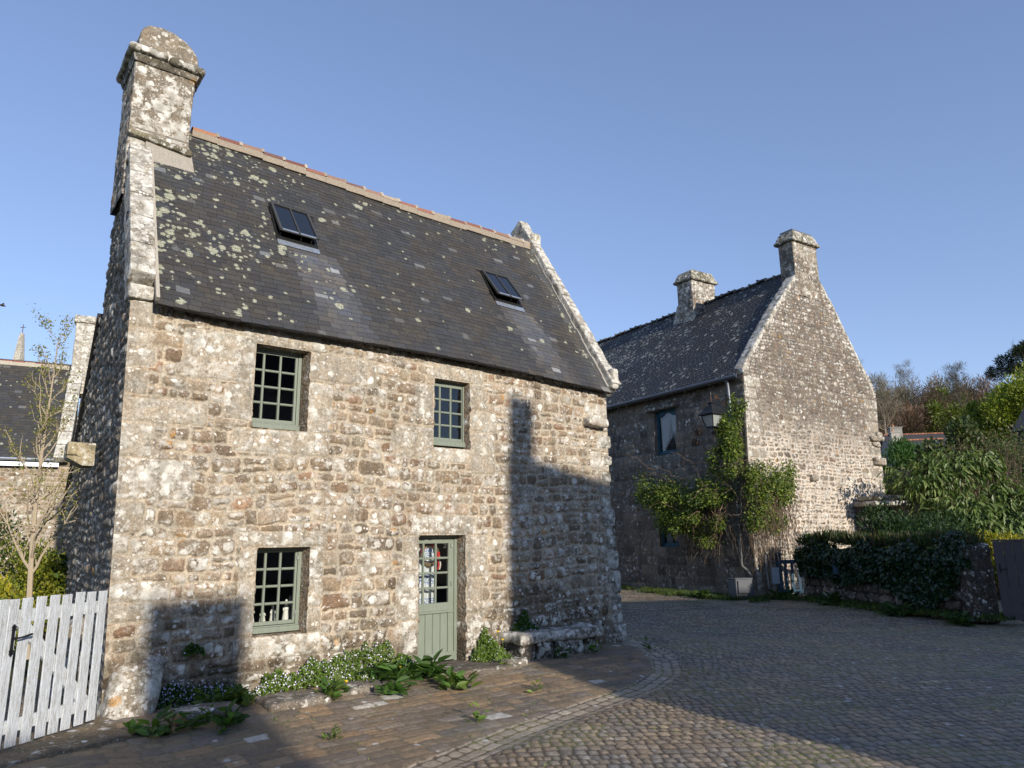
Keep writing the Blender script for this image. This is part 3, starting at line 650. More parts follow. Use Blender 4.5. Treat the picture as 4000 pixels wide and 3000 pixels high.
def window(x0, x1, z0, z1, y, gx, gz, xs, zs, hinges=False):
    """x0..z1: outer frame; gx, gz: glass limits; xs, zs: glazing bars"""
    f = .052; mb = MB()
    mb.box(x0, x0 + f, y, y + .07, z0, z1); mb.box(x1 - f, x1, y, y + .07, z0, z1); mb.box(x0 + f, x1 - f, y, y + .07, z1 - f, z1)
    mb.box(x0, x1, y - .035, y + .07, z0 - .075, z0 - .002); mb.box(x0 + .01, x1 - .01, y - .02, y + .0, z0 - .002, z0 + .018)
    w = mb.build('window', MAT['sage'], house, bevel=.006)
    mb = MB(); ys = y + .012; a, b = x0 + f + .004, x1 - f - .004; c, d = z0 + .022, z1 - f - .004
    mb.box(a, gx[0], ys, ys + .045, c, d); mb.box(gx[1], b, ys, ys + .045, c, d); mb.box(gx[0], gx[1], ys, ys + .045, c, gz[0]); mb.box(gx[0], gx[1], ys, ys + .045, gz[1], d)
    bars(mb, ys + .002, xs, zs, .036, .04, gx[0], gx[1], gz[0], gz[1])
    mb.build('sash', MAT['sage'], w, bevel=.003)
    tl = .016 if z0 > 2 and x0 < -1 else .0; mb = MB(); mb.add([(gx[0], ys + .026 + tl, gz[0]), (gx[1], ys + .026 + tl, gz[0]), (gx[1], ys + .026 - tl * .7, gz[1]), (gx[0], ys + .026 - tl * .7, gz[1])], [(0, 1, 2, 3)]); mb.build('glass', MAT['glass'], w)
    if hinges:
        for z in (z0 + .16, z1 - .16):
            mb = MB(); mb.box(x1 - f - .022, x1 - f + .012, ys - .018, ys + .002, z - .028, z + .028); mb.tube([(x1 - f - .004, ys - .02, z - .03), (x1 - f - .004, ys - .02, z + .03)], .007, 8); mb.build('hinge', MAT['steel'], w)
    return w
window(-3.27, -2.358, 3.56, 4.685, .205, (-3.16, -2.45), (3.63, 4.58), (-2.915, -2.67), (3.865, 4.10, 4.34))
window(-.29, .565, 3.51, 4.57, .14, (-.16, .495), (3.575, 4.445), (.058, .276), (3.79, 4.01, 4.23))
window(-3.055, -2.218, .78, 1.85, .205, (-2.935, -2.308), (.85, 1.765), (-2.725, -2.515), (1.08, 1.31, 1.54), True)
# ---- door
DX = -.055; mb = MB(); y = .205
mb.box(-.60, -.475, y, y + .08, 0, 2.0); mb.box(.445, .52, y, y + .08, 0, 2.0); mb.box(-.475, .445, y, y + .08, 1.935, 2.0)
mb.box(-.6, .50, y - .05, y + .08, -.03, .012, (.45, .46, .44))
door = mb.build('door', MAT['sage'], house, bevel=.006); door.location.x = DX
mb = MB(); yl = y + .012; gx = (-.365, .335); gz = (.92, 1.85)
mb.box(-.47, gx[0], yl, yl + .045, .04, 1.93); mb.box(gx[1], .44, yl, yl + .045, .04, 1.93); mb.box(gx[0], gx[1], yl, yl + .045, gz[1], 1.93)
mb.box(gx[0], gx[1], yl, yl + .045, .80, gz[0]); mb.box(-.47, .43, yl - .022, yl - .0005, .765, .80); mb.box(-.47, .44, yl - .018, yl - .0005, .045, .165); mb.box(-.47, .44, yl - .03, yl - .019, .045, .075)
bars(mb, yl + .002, (-.13, .102), (1.152, 1.385, 1.617), .036, .04, gx[0], gx[1], gz[0], gz[1])
mb.build('leaf_frame', MAT['sage'], door, bevel=.003)
mb = MB(); xs = np.linspace(gx[0], gx[1], 6)
for a, b in zip(xs[:-1], xs[1:]):
    mb.box(a + .003, b - .009, yl + .012, yl + .035, .05, .80); mb.box(b - .007, b - .002, yl + .008, yl + .035, .05, .80)
mb.box(gx[0], gx[1], yl + .03, yl + .04, .05, .80)
mb.build('panelling', MAT['sage'], door, bevel=.002)
mb = MB(); mb.add([(gx[0], yl + .03, gz[0]), (gx[1], yl + .03, gz[0]), (gx[1], yl + .03, gz[1]), (gx[0], yl + .03, gz[1])], [(0, 1, 2, 3)]); mb.build('glass', MAT['glass'], door)
for z in (1.81, 1.21):
    mb = MB(); mb.box(.375, .405, yl - .012, yl - .0005, z - .03, z + .03, (.5, .5, .48)); mb.tube([(.39, yl - .02, z - .02), (.39, yl - .02, z + .02)], .009, 8, (.5, .5, .48)); mb.build('lock', MAT['steel'], door)
# ---- skylights
def skylight(x0, x1, y0, y1):
    s0, s1 = (y0 + .22) / CS, (y1 + .22) / CS
    def rp(u, s, n): return roofP(np.array([u]), np.array([s]), np.array([n]))[0]
    def slab(mb, u0, u1, a, b, na0, na1, nb0=None, nb1=None, c=(.5, .5, .5)):
        nb0 = na0 if nb0 is None else nb0; nb1 = na1 if nb1 is None else nb1
        mb.hexa([rp(u0, a, na0), rp(u1, a, na0), rp(u1, b, nb0), rp(u0, b, nb0), rp(u0, a, na1), rp(u1, a, na1), rp(u1, b, nb1), rp(u0, b, nb1)], c)
    mb = MB(); t = .035
    slab(mb, x0 - .02, x0 + t, s0, s1, -.12, .035); slab(mb, x1 - t, x1 + .02, s0, s1, -.12, .035); slab(mb, x0 + t, x1 - t, s1 - t, s1 + .02, -.12, .035)
    slab(mb, x0 - .02, x1 + .02, s0 - .05, s0 + .03, -.12, .03); slab(mb, x0 + t, x1 - t, s0 + .03, s1 - t, -.2, -.17)
    w = mb.build('skylight', MAT['black'], house, bevel=.003)
    lo, hi = .155, .045; mb = MB()   # sash hinged at the top, propped open at the bottom
    def sl(u0, u1, a, b, e0, e1, c=(.5, .5, .5)):
        fa = lo + (hi - lo) * (a - s0) / (s1 - s0); fb = lo + (hi - lo) * (b - s0) / (s1 - s0)
        slab(mb, u0, u1, a, b, fa + e0, fa + e1, fb + e0, fb + e1, c)
    b = .042; a0, a1 = s0 + .04, s1 + .0
    sl(x0, x0 + b, a0, a1, -.02, .022); sl(x1 - b, x1, a0, a1, -.02, .022); sl(x0 + b, x1 - b, a1 - b, a1, -.02, .022); sl((x0 + x1) / 2 - .012, (x0 + x1) / 2 + .012, a0, a1 - b, -.015, .018)
    sl(x0 + b, x1 - b, a0, a0 + .02, -.02, .004)
    mb.build('sash', plain_mat('sash_bronze', (.085, .083, .072), .4, .4), w, bevel=.003)
    mb = MB(); sl(x0 + b, x1 - b, a0 + .02, a1 - b, -.004, .0); mb.build('pane', MAT['skyglass'], w)
    mb = MB(); sl(x0 + b, (x0 + x1) / 2 - .015, a0 + .005, a0 + .055, .003, .007); sl((x0 + x1) / 2 + .015, x1 - b, a0 + .005, a0 + .055, .003, .007); mb.build('drip_strip', MAT['zinc'], w)
    mb = MB(); slab(mb, x0 - .01, x1 + .03, s0 - .17, s0 - .05, .014, .022); mb.build('apron', MAT['zinc'], w)
    mb = MB(); mb.tube([rp(x1 - .1, s0 + .02, .02), rp(x1 - .1, s0 + .09, lo - .02)], .01, 6); mb.build('stay', MAT['black'], w); mb = MB(); mb.tube([rp(x1 - .28, s0 + .02, .02), rp(x1 - .28, s0 + .09, lo - .02)], .007, 6); mb.build('stay', MAT['black'], w)
mg = M('skylight_glass'); mg.bsdf((.012, .014, .018), .06, None, spec=.8); MAT['skyglass'] = mg.m
skylight(-2.60, -1.93, .92, 1.40)
skylight(1.76, 2.43, .86, 1.33)
# ================================================================= ground and paving
c1, s1_ = math.cos(A1), math.sin(A1)
def toL(x, y): dx, dy = x - O1[0], y - O1[1]; return dx * c1 + dy * s1_, -dx * s1_ + dy * c1
def toW(u, v): return O1[0] + u * c1 - v * s1_, O1[1] + u * s1_ + v * c1
CH = np.array([(-9, -5.9), (-6, -4.9), (-3, -3.95), (-1.08, -3.3), (.2, -2.98), (1.78, -2.62), (2.8, -2.15), (3.5, -1.5), (4.05, -.6), (4.45, .8), (4.9, 4.), (5.4, 14.)])
def chan(u, v):
    """signed distance from the gutter line (positive on the house side) and length along it"""
    best = np.full(u.shape, 1e9); sg = np.zeros(u.shape); al = np.zeros(u.shape); acc = 0
    for a, b in zip(CH[:-1], CH[1:]):
        d = b - a; L = np.hypot(*d); d = d / L
        t = np.clip((u - a[0]) * d[0] + (v - a[1]) * d[1], 0, L); px = u - a[0] - t * d[0]; py = v - a[1] - t * d[1]
        q = np.hypot(px, py); cr = d[0] * (v - a[1]) - d[1] * (u - a[0]); m = q < best
        best = np.where(m, q, best); sg = np.where(m, np.sign(cr), sg); al = np.where(m, acc + t, al); acc += L
    return best * sg, al
rubS = Rubble(-12, 14, -8, 16, 71, (.15, .25), (.2, .40), (), .022, .008, .12, .04, .45, .7)
rubK = Rubble(-25, 25, -10, 45, 72, (.135, .175), (.10, .155), (), .016, .0075, .0, .04, .55, 1.)
rubG_ = Rubble(-2, 40, -.6, .6, 73, (.13, .15), (.2, .36), (), .012, .006, .0, .01)
P_SET = np.array([(.20, .165, .125), (.17, .145, .115), (.235, .19, .14), (.15, .135, .12), (.26, .20, .14), (.20, .185, .17), (.165, .15, .14)]) * (1.12, 1.04, .94)
P_COB = np.array([(.27, .24, .195), (.25, .225, .19), (.29, .255, .205), (.23, .215, .195), (.265, .225, .175), (.24, .23, .215)]) * (1.06, 1.0, .92)
P_CHN = np.array([(.33, .29, .235), (.31, .275, .225), (.35, .305, .245)])
def ground_z(x, y):
    u, v = toL(x, y); d, _ = chan(u, v)
    e = np.maximum(-v, u - 4.3); drop = -.13 * sstep(.35, 2.5, e) * (1 - sstep(15.5, 21., y)) * sstep(-5.2, -4.2, u)
    return drop - .05 * np.exp(-(d / .28) ** 2) + .02 * (fbm(x * .25, y * .25, 6, 2) - .5) * 2 - .05 * sstep(-3., -5., u) * sstep(1, -1, v)
def street(name, xs, ys):
    X, Y = np.meshgrid(xs, ys); X = X.ravel(); Y = Y.ravel(); u, v = toL(X, Y); d, al = chan(u, v)
    k1, k2, k3 = d > .24, d < -.24, np.abs(d) <= .24
    H = np.zeros(len(X)); C = np.zeros((len(X), 3)); ST = np.zeros(len(X)); MS = np.zeros(len(X))
    for m, rb, a, b, pal, amp in ((k1, rubS, u, v, P_SET, .009), (k2, rubK, X + .10 * Y + 1.0 * (vnoise(X * .16, Y * .16, 3) - .5), Y - .06 * X + 1.5 * (vnoise(X * .13, Y * .10, 5) - .5) - .012 * (X - 3) ** 2, P_COB, .011), (k3, rubG_, al, d, P_CHN, .005)):
        if not m.any(): continue
        sid, dd = rb.eval(a[m], b[m]); q = rb.rnd[sid]; st = sstep(-.004, .011, dd)
        h = np.where(dd > 0, 1 - np.exp(-np.maximum(dd, 0) / .016), 0) * amp * (.7 + .6 * q[:, 4])
        h += st * (q[:, 2] - .5) * .008 + .007 * (fbm(X[m] * 8, Y[m] * 8, 4, 3) - .5)
        c = pal[(q[:, 5] * len(pal)).astype(int) % len(pal)] * (.84 + .32 * q[:, 6:7])
        pale = q[:, 7] > .975; c[pale] = np.array((.50, .49, .46)) if rb is rubS else c[pale] * 1.25
        mo = fbm(X[m] * .9, Y[m] * .9, 2, 4)
        jc = np.where((mo > .54)[:, None], np.array((.12, .125, .045)), np.array((.085, .07, .05))) * (.7 + .6 * vnoise(X[m] * 9, Y[m] * 9, 2))[:, None]
        if rb is rubS: jc = jc * .5 + .5 * np.array((.24, .205, .15))
        C[m] = jc * (1 - st[:, None]) + c * st[:, None]; H[m] = h; ST[m] = st; MS[m] = mo
    Z = ground_z(X, Y) + H
    n, k = len(xs), len(ys); i, j = np.meshgrid(np.arange(n - 1), np.arange(k - 1)); i = i.ravel(); j = j.ravel()
    F = np.stack([j * n + i, j * n + i + 1, (j + 1) * n + i + 1, (j + 1) * n + i], 1)
    return np.c_[X, Y, Z], F, np.c_[C, ST], np.c_[np.full(len(X), .18), np.zeros(len(X)), MS]
def cobble_mat():
    m = M('worn_paving'); o = m.obj(); col = m.attr('Col'); mask = m.attr('Col', 'Alpha')
    g1 = m.noise(o, 95., 3, .7); g2 = m.noise(o, 17., 4, .65); g3 = m.noise(o, .8, 4)
    c = m.mul(m.mul(col, m.grey(m.rng(g1, .3, .7, .68, 1.3))), m.grey(m.rng(g2, .25, .75, .62, 1.36)))
    c = m.mul(c, m.mix(m.rng(g3, .35, .65), (1.1, 1., .88), (.88, .89, .90)))
    s = m.math('MULTIPLY', m.math('MULTIPLY', m.spots(m.warp(o, 30., .03), 9., .05, .5, 9.), mask), .8)
    c = m.mix(s, c, (.5, .49, .45))
    return m.bsdf(c, m.rng(g2, .3, .7, .55, .85), m.math('ADD', g1, g2), .5, .008, .35)
MAT['paving'] = cobble_mat()
parts = [street('a', np.arange(-7.0, 5.01, .0145), np.arange(5.2, 11.6, .026)), street('b', np.arange(5.01 - .0001, 10.2, .022), np.arange(5.2, 11.6, .03)), street('c', np.arange(-7., 14, .03), np.arange(11.6 - .0001, 19.0, .045)), street('d', np.arange(-1., 14, .05), np.arange(18.99, 36, .075))]
n = 0; VV, FF, CC, PP = [], [], [], []
for V, F, C, P in parts: VV.append(V); FF.append(F + n); CC.append(C); PP.append(P); n += len(V)
tag(mk('cobbled_street', np.vstack(VV), np.vstack(FF), MAT['paving'], None, True, col=np.vstack(CC), prm=np.vstack(PP)), kind='structure')
m = M('earth'); o = m.obj(); c = m.mix(m.rng(m.noise(o, .35, 5), .4, .6), (.05, .065, .025), (.10, .085, .055)); m.bsdf(m.mul(c, m.grey(m.rng(m.noise(o, 14., 4), .3, .7, .7, 1.3))), .95, m.noise(o, 20., 4), .6, .03, .1)
gp = np.array([-700, -300, -120, -60, -30, -15, 0, 15, 30, 60, 120, 300, 900.]); gx_, gy_ = np.meshgrid(gp, gp + 100)
gn = len(gp); gi, gj = np.meshgrid(np.arange(gn - 1), np.arange(gn - 1)); gi = gi.ravel(); gj = gj.ravel()
tag(mk('ground', np.c_[gx_.ravel(), gy_.ravel(), np.full(gn * gn, -.5)], np.stack([gj * gn + gi, gj * gn + gi + 1, (gj + 1) * gn + gi + 1, (gj + 1) * gn + gi], 1), m.m), kind='structure')

# ---- stones lying on the paving beside the house
def l2w(P): x, y = toW(P[:, 0], P[:, 1]); return np.c_[x, y, P[:, 2]]
def wl(f): return lambda x, y, z: l2w(f(x, y, z))
def stone_thing(name, label, cat, blocks, mat='stone', loc=None, group=None):
    sb = SB()
    for f, sz, kw in blocks: sb.block(wl(f), sz, **kw)
    o = sb.build(name, MAT[mat]); return tag(o, label, cat, group)
b = empty('stone_bench', (*toW(2.1, -.35), 0), 0, 'low granite bench with thick white lichened slab built against the shaded house wall', 'bench')
def bpart(nm, blocks, mat):
    sb = SB()
    for f, sz, kw in blocks: sb.block(wl(f), sz, **kw)
    o = sb.build(nm, MAT[mat]); o.parent = b; o.location = (-b.location[0], -b.location[1], 0)
bpart('seat', [(lambda x, y, z: np.c_[1.10 + x + .06 * np.sin(y * 5), -.62 + y + .05 * np.sin(x * 2.2), .23 + z + .012 * np.sin(x * 4)], (1.86, .66, .17), dict(res=.025, rnd=.07, amp=.03, col=(.25, .225, .19), lich=1.1, dirt=.4, seed=3, fr=3.5))], 'stone_white')
bpart('base', [(lambda x, y, z, a=a: np.c_[a + x, -.54 + y, -.06 + z], (w_, .5, .31), dict(res=.03, rnd=.06, amp=.03, col=(.17, .15, .125), lich=.8, dirt=.7, seed=5 + i)) for i, (a, w_) in enumerate(((1.18, .30), (1.52, .34), (1.90, .22), (2.14, .44), (2.60, .30)))], 'stone')
stone_thing('guard_stone', 'rounded lichen spotted boulder leaning at the foot of the house corner beside the white gate', 'guard stone',
            [(lambda x, y, z: np.c_[-4.72 + x + .20 * z + .05, -.34 + y + .30 * z, -.12 + z], (.58, .56, .66), dict(res=.022, rnd=.16, amp=.05, col=(.30, .26, .20), lich=.75, dirt=.25, seed=12, fr=3.))])
stone_thing('doorstep', 'flat dark stone step before the sage green door', 'step', [(lambda x, y, z: np.c_[-.62 + x, -.62 + y - .16 * x, -.085 + z], (1.55, .95, .115), dict(res=.03, rnd=.03, amp=.015, col=(.15, .13, .105), lich=.2, dirt=.2, seed=2))])
for (x0, y0, w_, d_, h_, lb, sd) in ((-3.05, -1.12, .78, .55, .11, 'flat worn kerb stone below the ground floor window', 4), (-4.05, -1.02, .72, .42, .13, 'low dark kerb stone in shade at the left end of the house wall', 5), (.72, -.80, .42, .28, .14, 'small squared stone lying beside the yellow flowers by the bench', 6), (-2.15, -.92, .55, .40, .11, 'low worn kerb stone among the tall weeds left of the door', 7)):
    stone_thing('kerb_stone', lb, 'stone', [(lambda x, y, z, x0=x0, y0=y0: np.c_[x0 + x, y0 + y, -.07 + z], (w_, d_, h_ + .03), dict(res=.025, rnd=.07, amp=.03, col=(.19, .165, .135), lich=.35, dirt=.3, seed=sd, fr=3.5))], group='loose stones along the house foot')
stone_thing('threshold_slab', 'long brown stone slab under the white picket gate', 'slab', [(lambda x, y, z: np.c_[-7.6 + x, -1.70 + y + .55 * (x - 1.5) * .62, -.13 + z], (3.05, 1.15, .13), dict(res=.03, rnd=.03, amp=.02, col=(.22, .175, .12), lich=.12, dirt=.1, seed=8))])

# ================================================================= white picket gate
GA = np.array((-4.66, 8.36)); GD = np.array((-.20, -1.0)); GD /= np.linalg.norm(GD); GN = np.array((GD[1], -GD[0])) * -1     # GN: towards the camera side
if GN[0] < 0: GN = -GN
def gp3(a, n, z): return (GA[0] + GD[0] * a + GN[0] * n, GA[1] + GD[1] * a + GN[1] * n, z)
def gbox(mb, a0, a1, n0, n1, z0, z1, sl0=0, sl1=0):
    return mb.hexa([gp3(a0, n0, z0), gp3(a1, n0, z0 + sl0), gp3(a1, n1, z0 + sl0), gp3(a0, n1, z0), gp3(a0, n0, z1), gp3(a1, n0, z1 + sl1), gp3(a1, n1, z1 + sl1), gp3(a0, n1, z1)])
# ================================================================= plants growing along the foot of the house wall
LG = np.array([(.13, .21, .035), (.17, .25, .045), (.10, .17, .03), (.20, .27, .06)])
DG = np.array([(.055, .12, .022), (.075, .15, .028), (.045, .095, .02)])
def toadflax(label, u0, u1, h, v0, seed, n, nf, fcol, name='toadflax', cols=LG, lift=.0):
    g = np.random.default_rng(seed); u = u0 + (u1 - u0) * g.random(n); prof = h * (.35 + .65 * (fbm(u * 7.1 + seed, 0 * u + 2, seed, 4) - .22) * 2.4) * np.sqrt(np.clip(1 - ((u - (u0 + u1) / 2) / ((u1 - u0) / 2)) ** 2, 0, 1))
    z = prof * g.random(n) ** .8; v = -.05 - (v0 + .04) * (1 - z / (prof + .02)) * g.random(n) ** .7 - .03 * g.random(n)
    P = l2w(np.c_[u, v, z + .01 + lift]); out = l2w(np.array([[0, -1., 0]]))[0] - l2w(np.array([[0, 0., 0]]))[0]; out[2] = .6
    a = leaves('leaves', P, .036, cols, MAT['leaf'], asp=.8, dirs=np.tile(out, (n, 1)), nrm=np.tile(out, (n, 1)), seed=seed, jit=.9)
    k = g.integers(0, n, nf); Q = P[k] + out * .022 + g.normal(0, .012, (nf, 3)); b = leaves('flowers', Q, .020, fcol, MAT['cloth_v'], asp=.9, dirs=np.tile((0, 0, 1.), (nf, 1)), nrm=np.tile(out, (nf, 1)), seed=seed + 1, jit=.6, hexa=False); b['kind'] = 'stuff'
    x, y = toW((u0 + u1) / 2, -.2); e = empty(name, (x, y, 0), 0, label, 'wild flowers', 'flowering weeds at the foot of the house wall')
    for o in (a, b): o.parent = e; o.location = (-x, -y, 0)
MAT['cloth_v'] = vcol_mat('petals', .8, 0., 50., .2)
WL = np.array([(.62, .60, .68), (.70, .69, .72), (.45, .40, .62)]); LIL = np.array([(.38, .33, .58), (.48, .44, .64), (.55, .52, .66)])
toadflax('broad mat of small leaves with whitish flowers on the wall below the ground floor window', -2.9, -1.35, .34, .26, 1, 3300, 520, WL)
toadflax('trailing mat with tiny whitish flowers climbing the wall just left of the door', -1.95, -.50, .50, .14, 2, 2600, 330, WL)
toadflax('patch of lilac flowers in shade at the wall foot beside the leaning boulder', -4.15, -2.95, .24, .12, 3, 1700, 420, LIL, cols=DG)
toadflax('bright green leafy patch with small pale flowers between door and stone bench', .52, 1.20, .50, .26, 4, 2600, 130, WL)
toadflax('small trailing plant growing on top of the stone bench against the wall', 1.35, 1.85, .30, .10, 5, 1100, 40, WL, cols=DG, lift=.38)
toadflax('sprig of green growing out of the shaded wall above the low kerb stone', -3.78, -3.55, .14, .02, 6, 260, 3, WL, cols=DG, lift=.55)
def rosette(name, label, c, r, n, size, cols, seed, asp=.45, group='weeds along the foot of the walls', h=.18, cat='weed'):
    """broad leaves rising from the ground round several crowns"""
    g = np.random.default_rng(seed); k = max(3, n // 9); cr = g.normal(0, .5, (k, 2)) * r; P, D = [], []
    for q in range(n):
        b = cr[q % k]; a = g.uniform(0, 6.28); P.append((c[0] + b[0] + .03 * math.cos(a), c[1] + b[1] + .03 * math.sin(a), float(ground_z(np.array([c[0]]), np.array([c[1]]))[0]) + .015 + g.random() ** 3 * h)); D.append((math.cos(a), math.sin(a), g.uniform(.05, .75)))
    o = leaves('leaves', np.array(P), size, cols, MAT['leaf'], asp=asp, dirs=np.array(D), nrm=np.tile((0, 0, 1.), (n, 1)), seed=seed, jit=.15, fold=.4)
    e = empty(name, (c[0], c[1], 0), 0, label, cat, group); o.parent = e; o.location = (-c[0], -c[1], 0); return e
for i, (u, v, ru, n, sz, cols, lb) in enumerate((
    (-3.35, -.55, .62, 150, .13, DG, 'dense shaded clump of round leaves at the wall foot between the two kerb stones'),
    (-3.55, -1.25, .35, 46, .16, DG, 'dark leafy weeds on the paving edge in shade below the window corner'),
    (-4.25, -1.10, .40, 60, .15, DG, 'low shaded weeds in front of the leaning boulder'),
    (-2.15, -1.02, .40, 70, .15, DG, 'grassy weeds in sun on the edge of the paving below the ground floor window'),
    (-1.05, -.55, .38, 90, .20, DG, 'clump of broad dock leaves left of the doorstep'),
    (-.62, -.62, .26, 46, .26, DG, 'tall dock plant with large leaves beside the lower left corner of the door'),
    (-.55, -1.25, .32, 46, .19, DG, 'row of dock leaves spreading over the paving before the doorstep'),
    (-1.45, -1.15, .28, 40, .17, DG, 'small dock clump among reddish leaves on the sunny paving'),
    (1.9, -.62, .22, 26, .12, DG, 'small shaded weed under the middle of the stone bench'),
    (2.75, -.68, .20, 24, .11, DG, 'small fern like weed at the right foot of the stone bench'),
    (3.95, -.75, .16, 18, .10, DG, 'little tuft on the paving off the far house corner'),
    (.72, -.72, .18, 24, .10, LG, 'short grass tuft beside the small squared stone'),
    (-2.85, -2.35, .12, 18, .09, LG, 'tiny tuft growing in the paving joints near the middle of the footway'),
    (-1.2, -2.75, .12, 16, .09, LG, 'tiny tuft growing beside the gutter line'),
    (.25, -2.0, .16, 18, .08, LG, 'tiny tuft in the footway in front of the door'))):
    x, y = toW(u, v); rosette('weed', lb, (x, y), (ru * .55, .20), n, sz, cols if i % 3 else np.vstack([cols, LG * .7]), 300 + i)
for i, (u, v, z, lb) in enumerate(((-1.0, -.52, .20, 'yellow flower above the dock leaves left of the doorstep'), (-1.95, -.80, .16, 'yellow flower standing alone among grass left of the docks'), (.80, -.42, .50, 'upper of two yellow flowers right of the door'), (.86, -.46, .38, 'lower of two yellow flowers right of the door'))):
    x, y = toW(u, v); e = empty('dandelion', (x, y, -.03), 0, lb, 'flower', 'yellow dandelions')
    mb = MB(); mb.tube([(0, 0, 0), (.01, 0, z * .6), (.0, -.01, z)], .004, 5, (.10, .15, .03)); mb.build('stem', MAT['cloth_v'], e)
    mb = MB(); mb.lathe([(0, z - .008), (.016, z), (.026, z + .012), (.018, z + .020), (0, z + .022)], 0, -.01, 9, (.75, .52, .02)); mb.build('head', MAT['cloth_v'], e)
# moss and grass in the joints of the paving (uncountable)
g = np.random.default_rng(31); n = 26000; X = g.uniform(-5, 9, n); Y = g.uniform(6., 12.5, n); u, v = toL(X, Y); d, al = chan(u, v)
k = (v < -.9) & (fbm(X * 1.1, Y * 1.1, 2, 4) > .56); X, Y, u, v, d, al = (q[k] for q in (X, Y, u, v, d, al))
dk = np.where(d > .24, 9, 9.); s_, dd = rubK.eval(X + .10 * Y + 1.0 * (vnoise(X * .16, Y * .16, 3) - .5), Y - .06 * X + 1.5 * (vnoise(X * .13, Y * .10, 5) - .5) - .012 * (X - 3) ** 2); s2, d2 = rubS.eval(u, v); k = np.where(d < -.24, dd < -.001, (d > .24) & (d2 < -.001))
P = np.c_[X[k], Y[k], ground_z(X[k], Y[k])]
tag(leaves('joint_grass', P, .034, LG * .8, MAT['leaf'], asp=.3, dirs=np.array((0, 0, 1.)) + 0 * P, seed=9, jit=.7, hexa=False), kind='stuff')

# ================================================================= things seen through the glass
def ht(name, label, cat, loc, group=None):
    x, y = toW(loc[0], loc[1]); return empty(name, (x, y, loc[2]), A1, label, cat, group)
m = M('printed_cloth'); o = m.obj(); w = m.n('TexVoronoi', {'Vector': m.warp(o, 7., .12), 'Scale': 11.}, 'Distance', feature='DISTANCE_TO_EDGE') if False else None
v1 = m.n('TexVoronoi', {'Vector': m.warp(o, 9., .05), 'Scale': 9.}, 'Distance'); wv = m.math('SINE', m.math('MULTIPLY', v1, 26.))
band = m.rng(m.math('SINE', m.math('MULTIPLY', m.n('SeparateXYZ', {0: o}, 2), 16.)), -.1, .35); k = m.math('MULTIPLY', m.rng(wv, .25, .6), band)
c = m.mix(k, (.86, .87, .88), (.13, .24, .55)); b1 = m.n('BsdfDiffuse', {'Color': c}); b2 = m.n('BsdfTranslucent', {'Color': c}); m.surf(m.n('MixShader', {0: .25, 1: b1, 2: b2})); MAT['print'] = m.m
cu = ht('door_curtain', 'white curtain printed with blue figures behind the door panes', 'curtain', (-.15, .43, .80))
V = []; nx, nz = 60, 20
for j in range(nz + 1):
    for i in range(nx + 1): V.append((-.36 + .66 * i / nx, .022 * math.sin(i * .55) + .008 * math.sin(i * 1.3 + j * .1), 1.12 * j / nz))
F = [(j * (nx + 1) + i, j * (nx + 1) + i + 1, (j + 1) * (nx + 1) + i + 1, (j + 1) * (nx + 1) + i) for j in range(nz) for i in range(nx)]
mk('cloth', V, np.array(F), MAT['print'], cu, True); mb = MB(); mb.tube([(-.38, 0, 1.13), (.33, 0, 1.13)], .008, 8); mb.build('rod', MAT['steel'], cu)
wr = ht('wreath', 'twig wreath wound with red ribbon hanging behind the door glass', 'wreath', (.02, .375, 1.67))
g = np.random.default_rng(8); mb = MB()
for s_ in range(9):
    t = np.linspace(0, 2 * math.pi, 26); r_ = .155 + .018 * np.sin(t * 3 + s_) + g.normal(0, .006); mb.tube(np.c_[r_ * np.cos(t + s_), .016 * np.sin(t * 4 + s_ * 1.3), r_ * np.sin(t + s_) * 1.08], .006, 5, np.array((.24, .17, .10)) * g.uniform(.6, 1.4), cap=False)
mb.build('twigs', MAT['bark'], wr)
for (a0, a1) in ((-.35, .25), (.9, 1.5), (2.4, 2.95)):
    t = np.linspace(a0, a1, 8); mb = MB(); mb.tube(np.c_[.157 * np.cos(t), -.012 + 0 * t, .167 * np.sin(t)], .028, 8, (.55, .035, .03)); mb.build('ribbon', MAT['cloth_v'], wr)
for dx, c_ in ((.15, (.5, .03, .03)), (.185, (.6, .5, .45))):
    mb = MB(); zz = np.linspace(-.02, -.24, 9); x_ = dx + .012 * np.sin(zz * 30)
    mb.add(np.vstack([np.c_[x_ - .012, -.02 + 0 * zz, zz], np.c_[x_ + .014, -.02 + 0 * zz, zz]]), [(i, i + 1, 10 + i, 9 + i) for i in range(8)], c=c_); mb.build('ribbon_tail', MAT['cloth_v'], wr)
wf = plain_mat('white_plaster', (.80, .78, .72), .6, 0, .06)
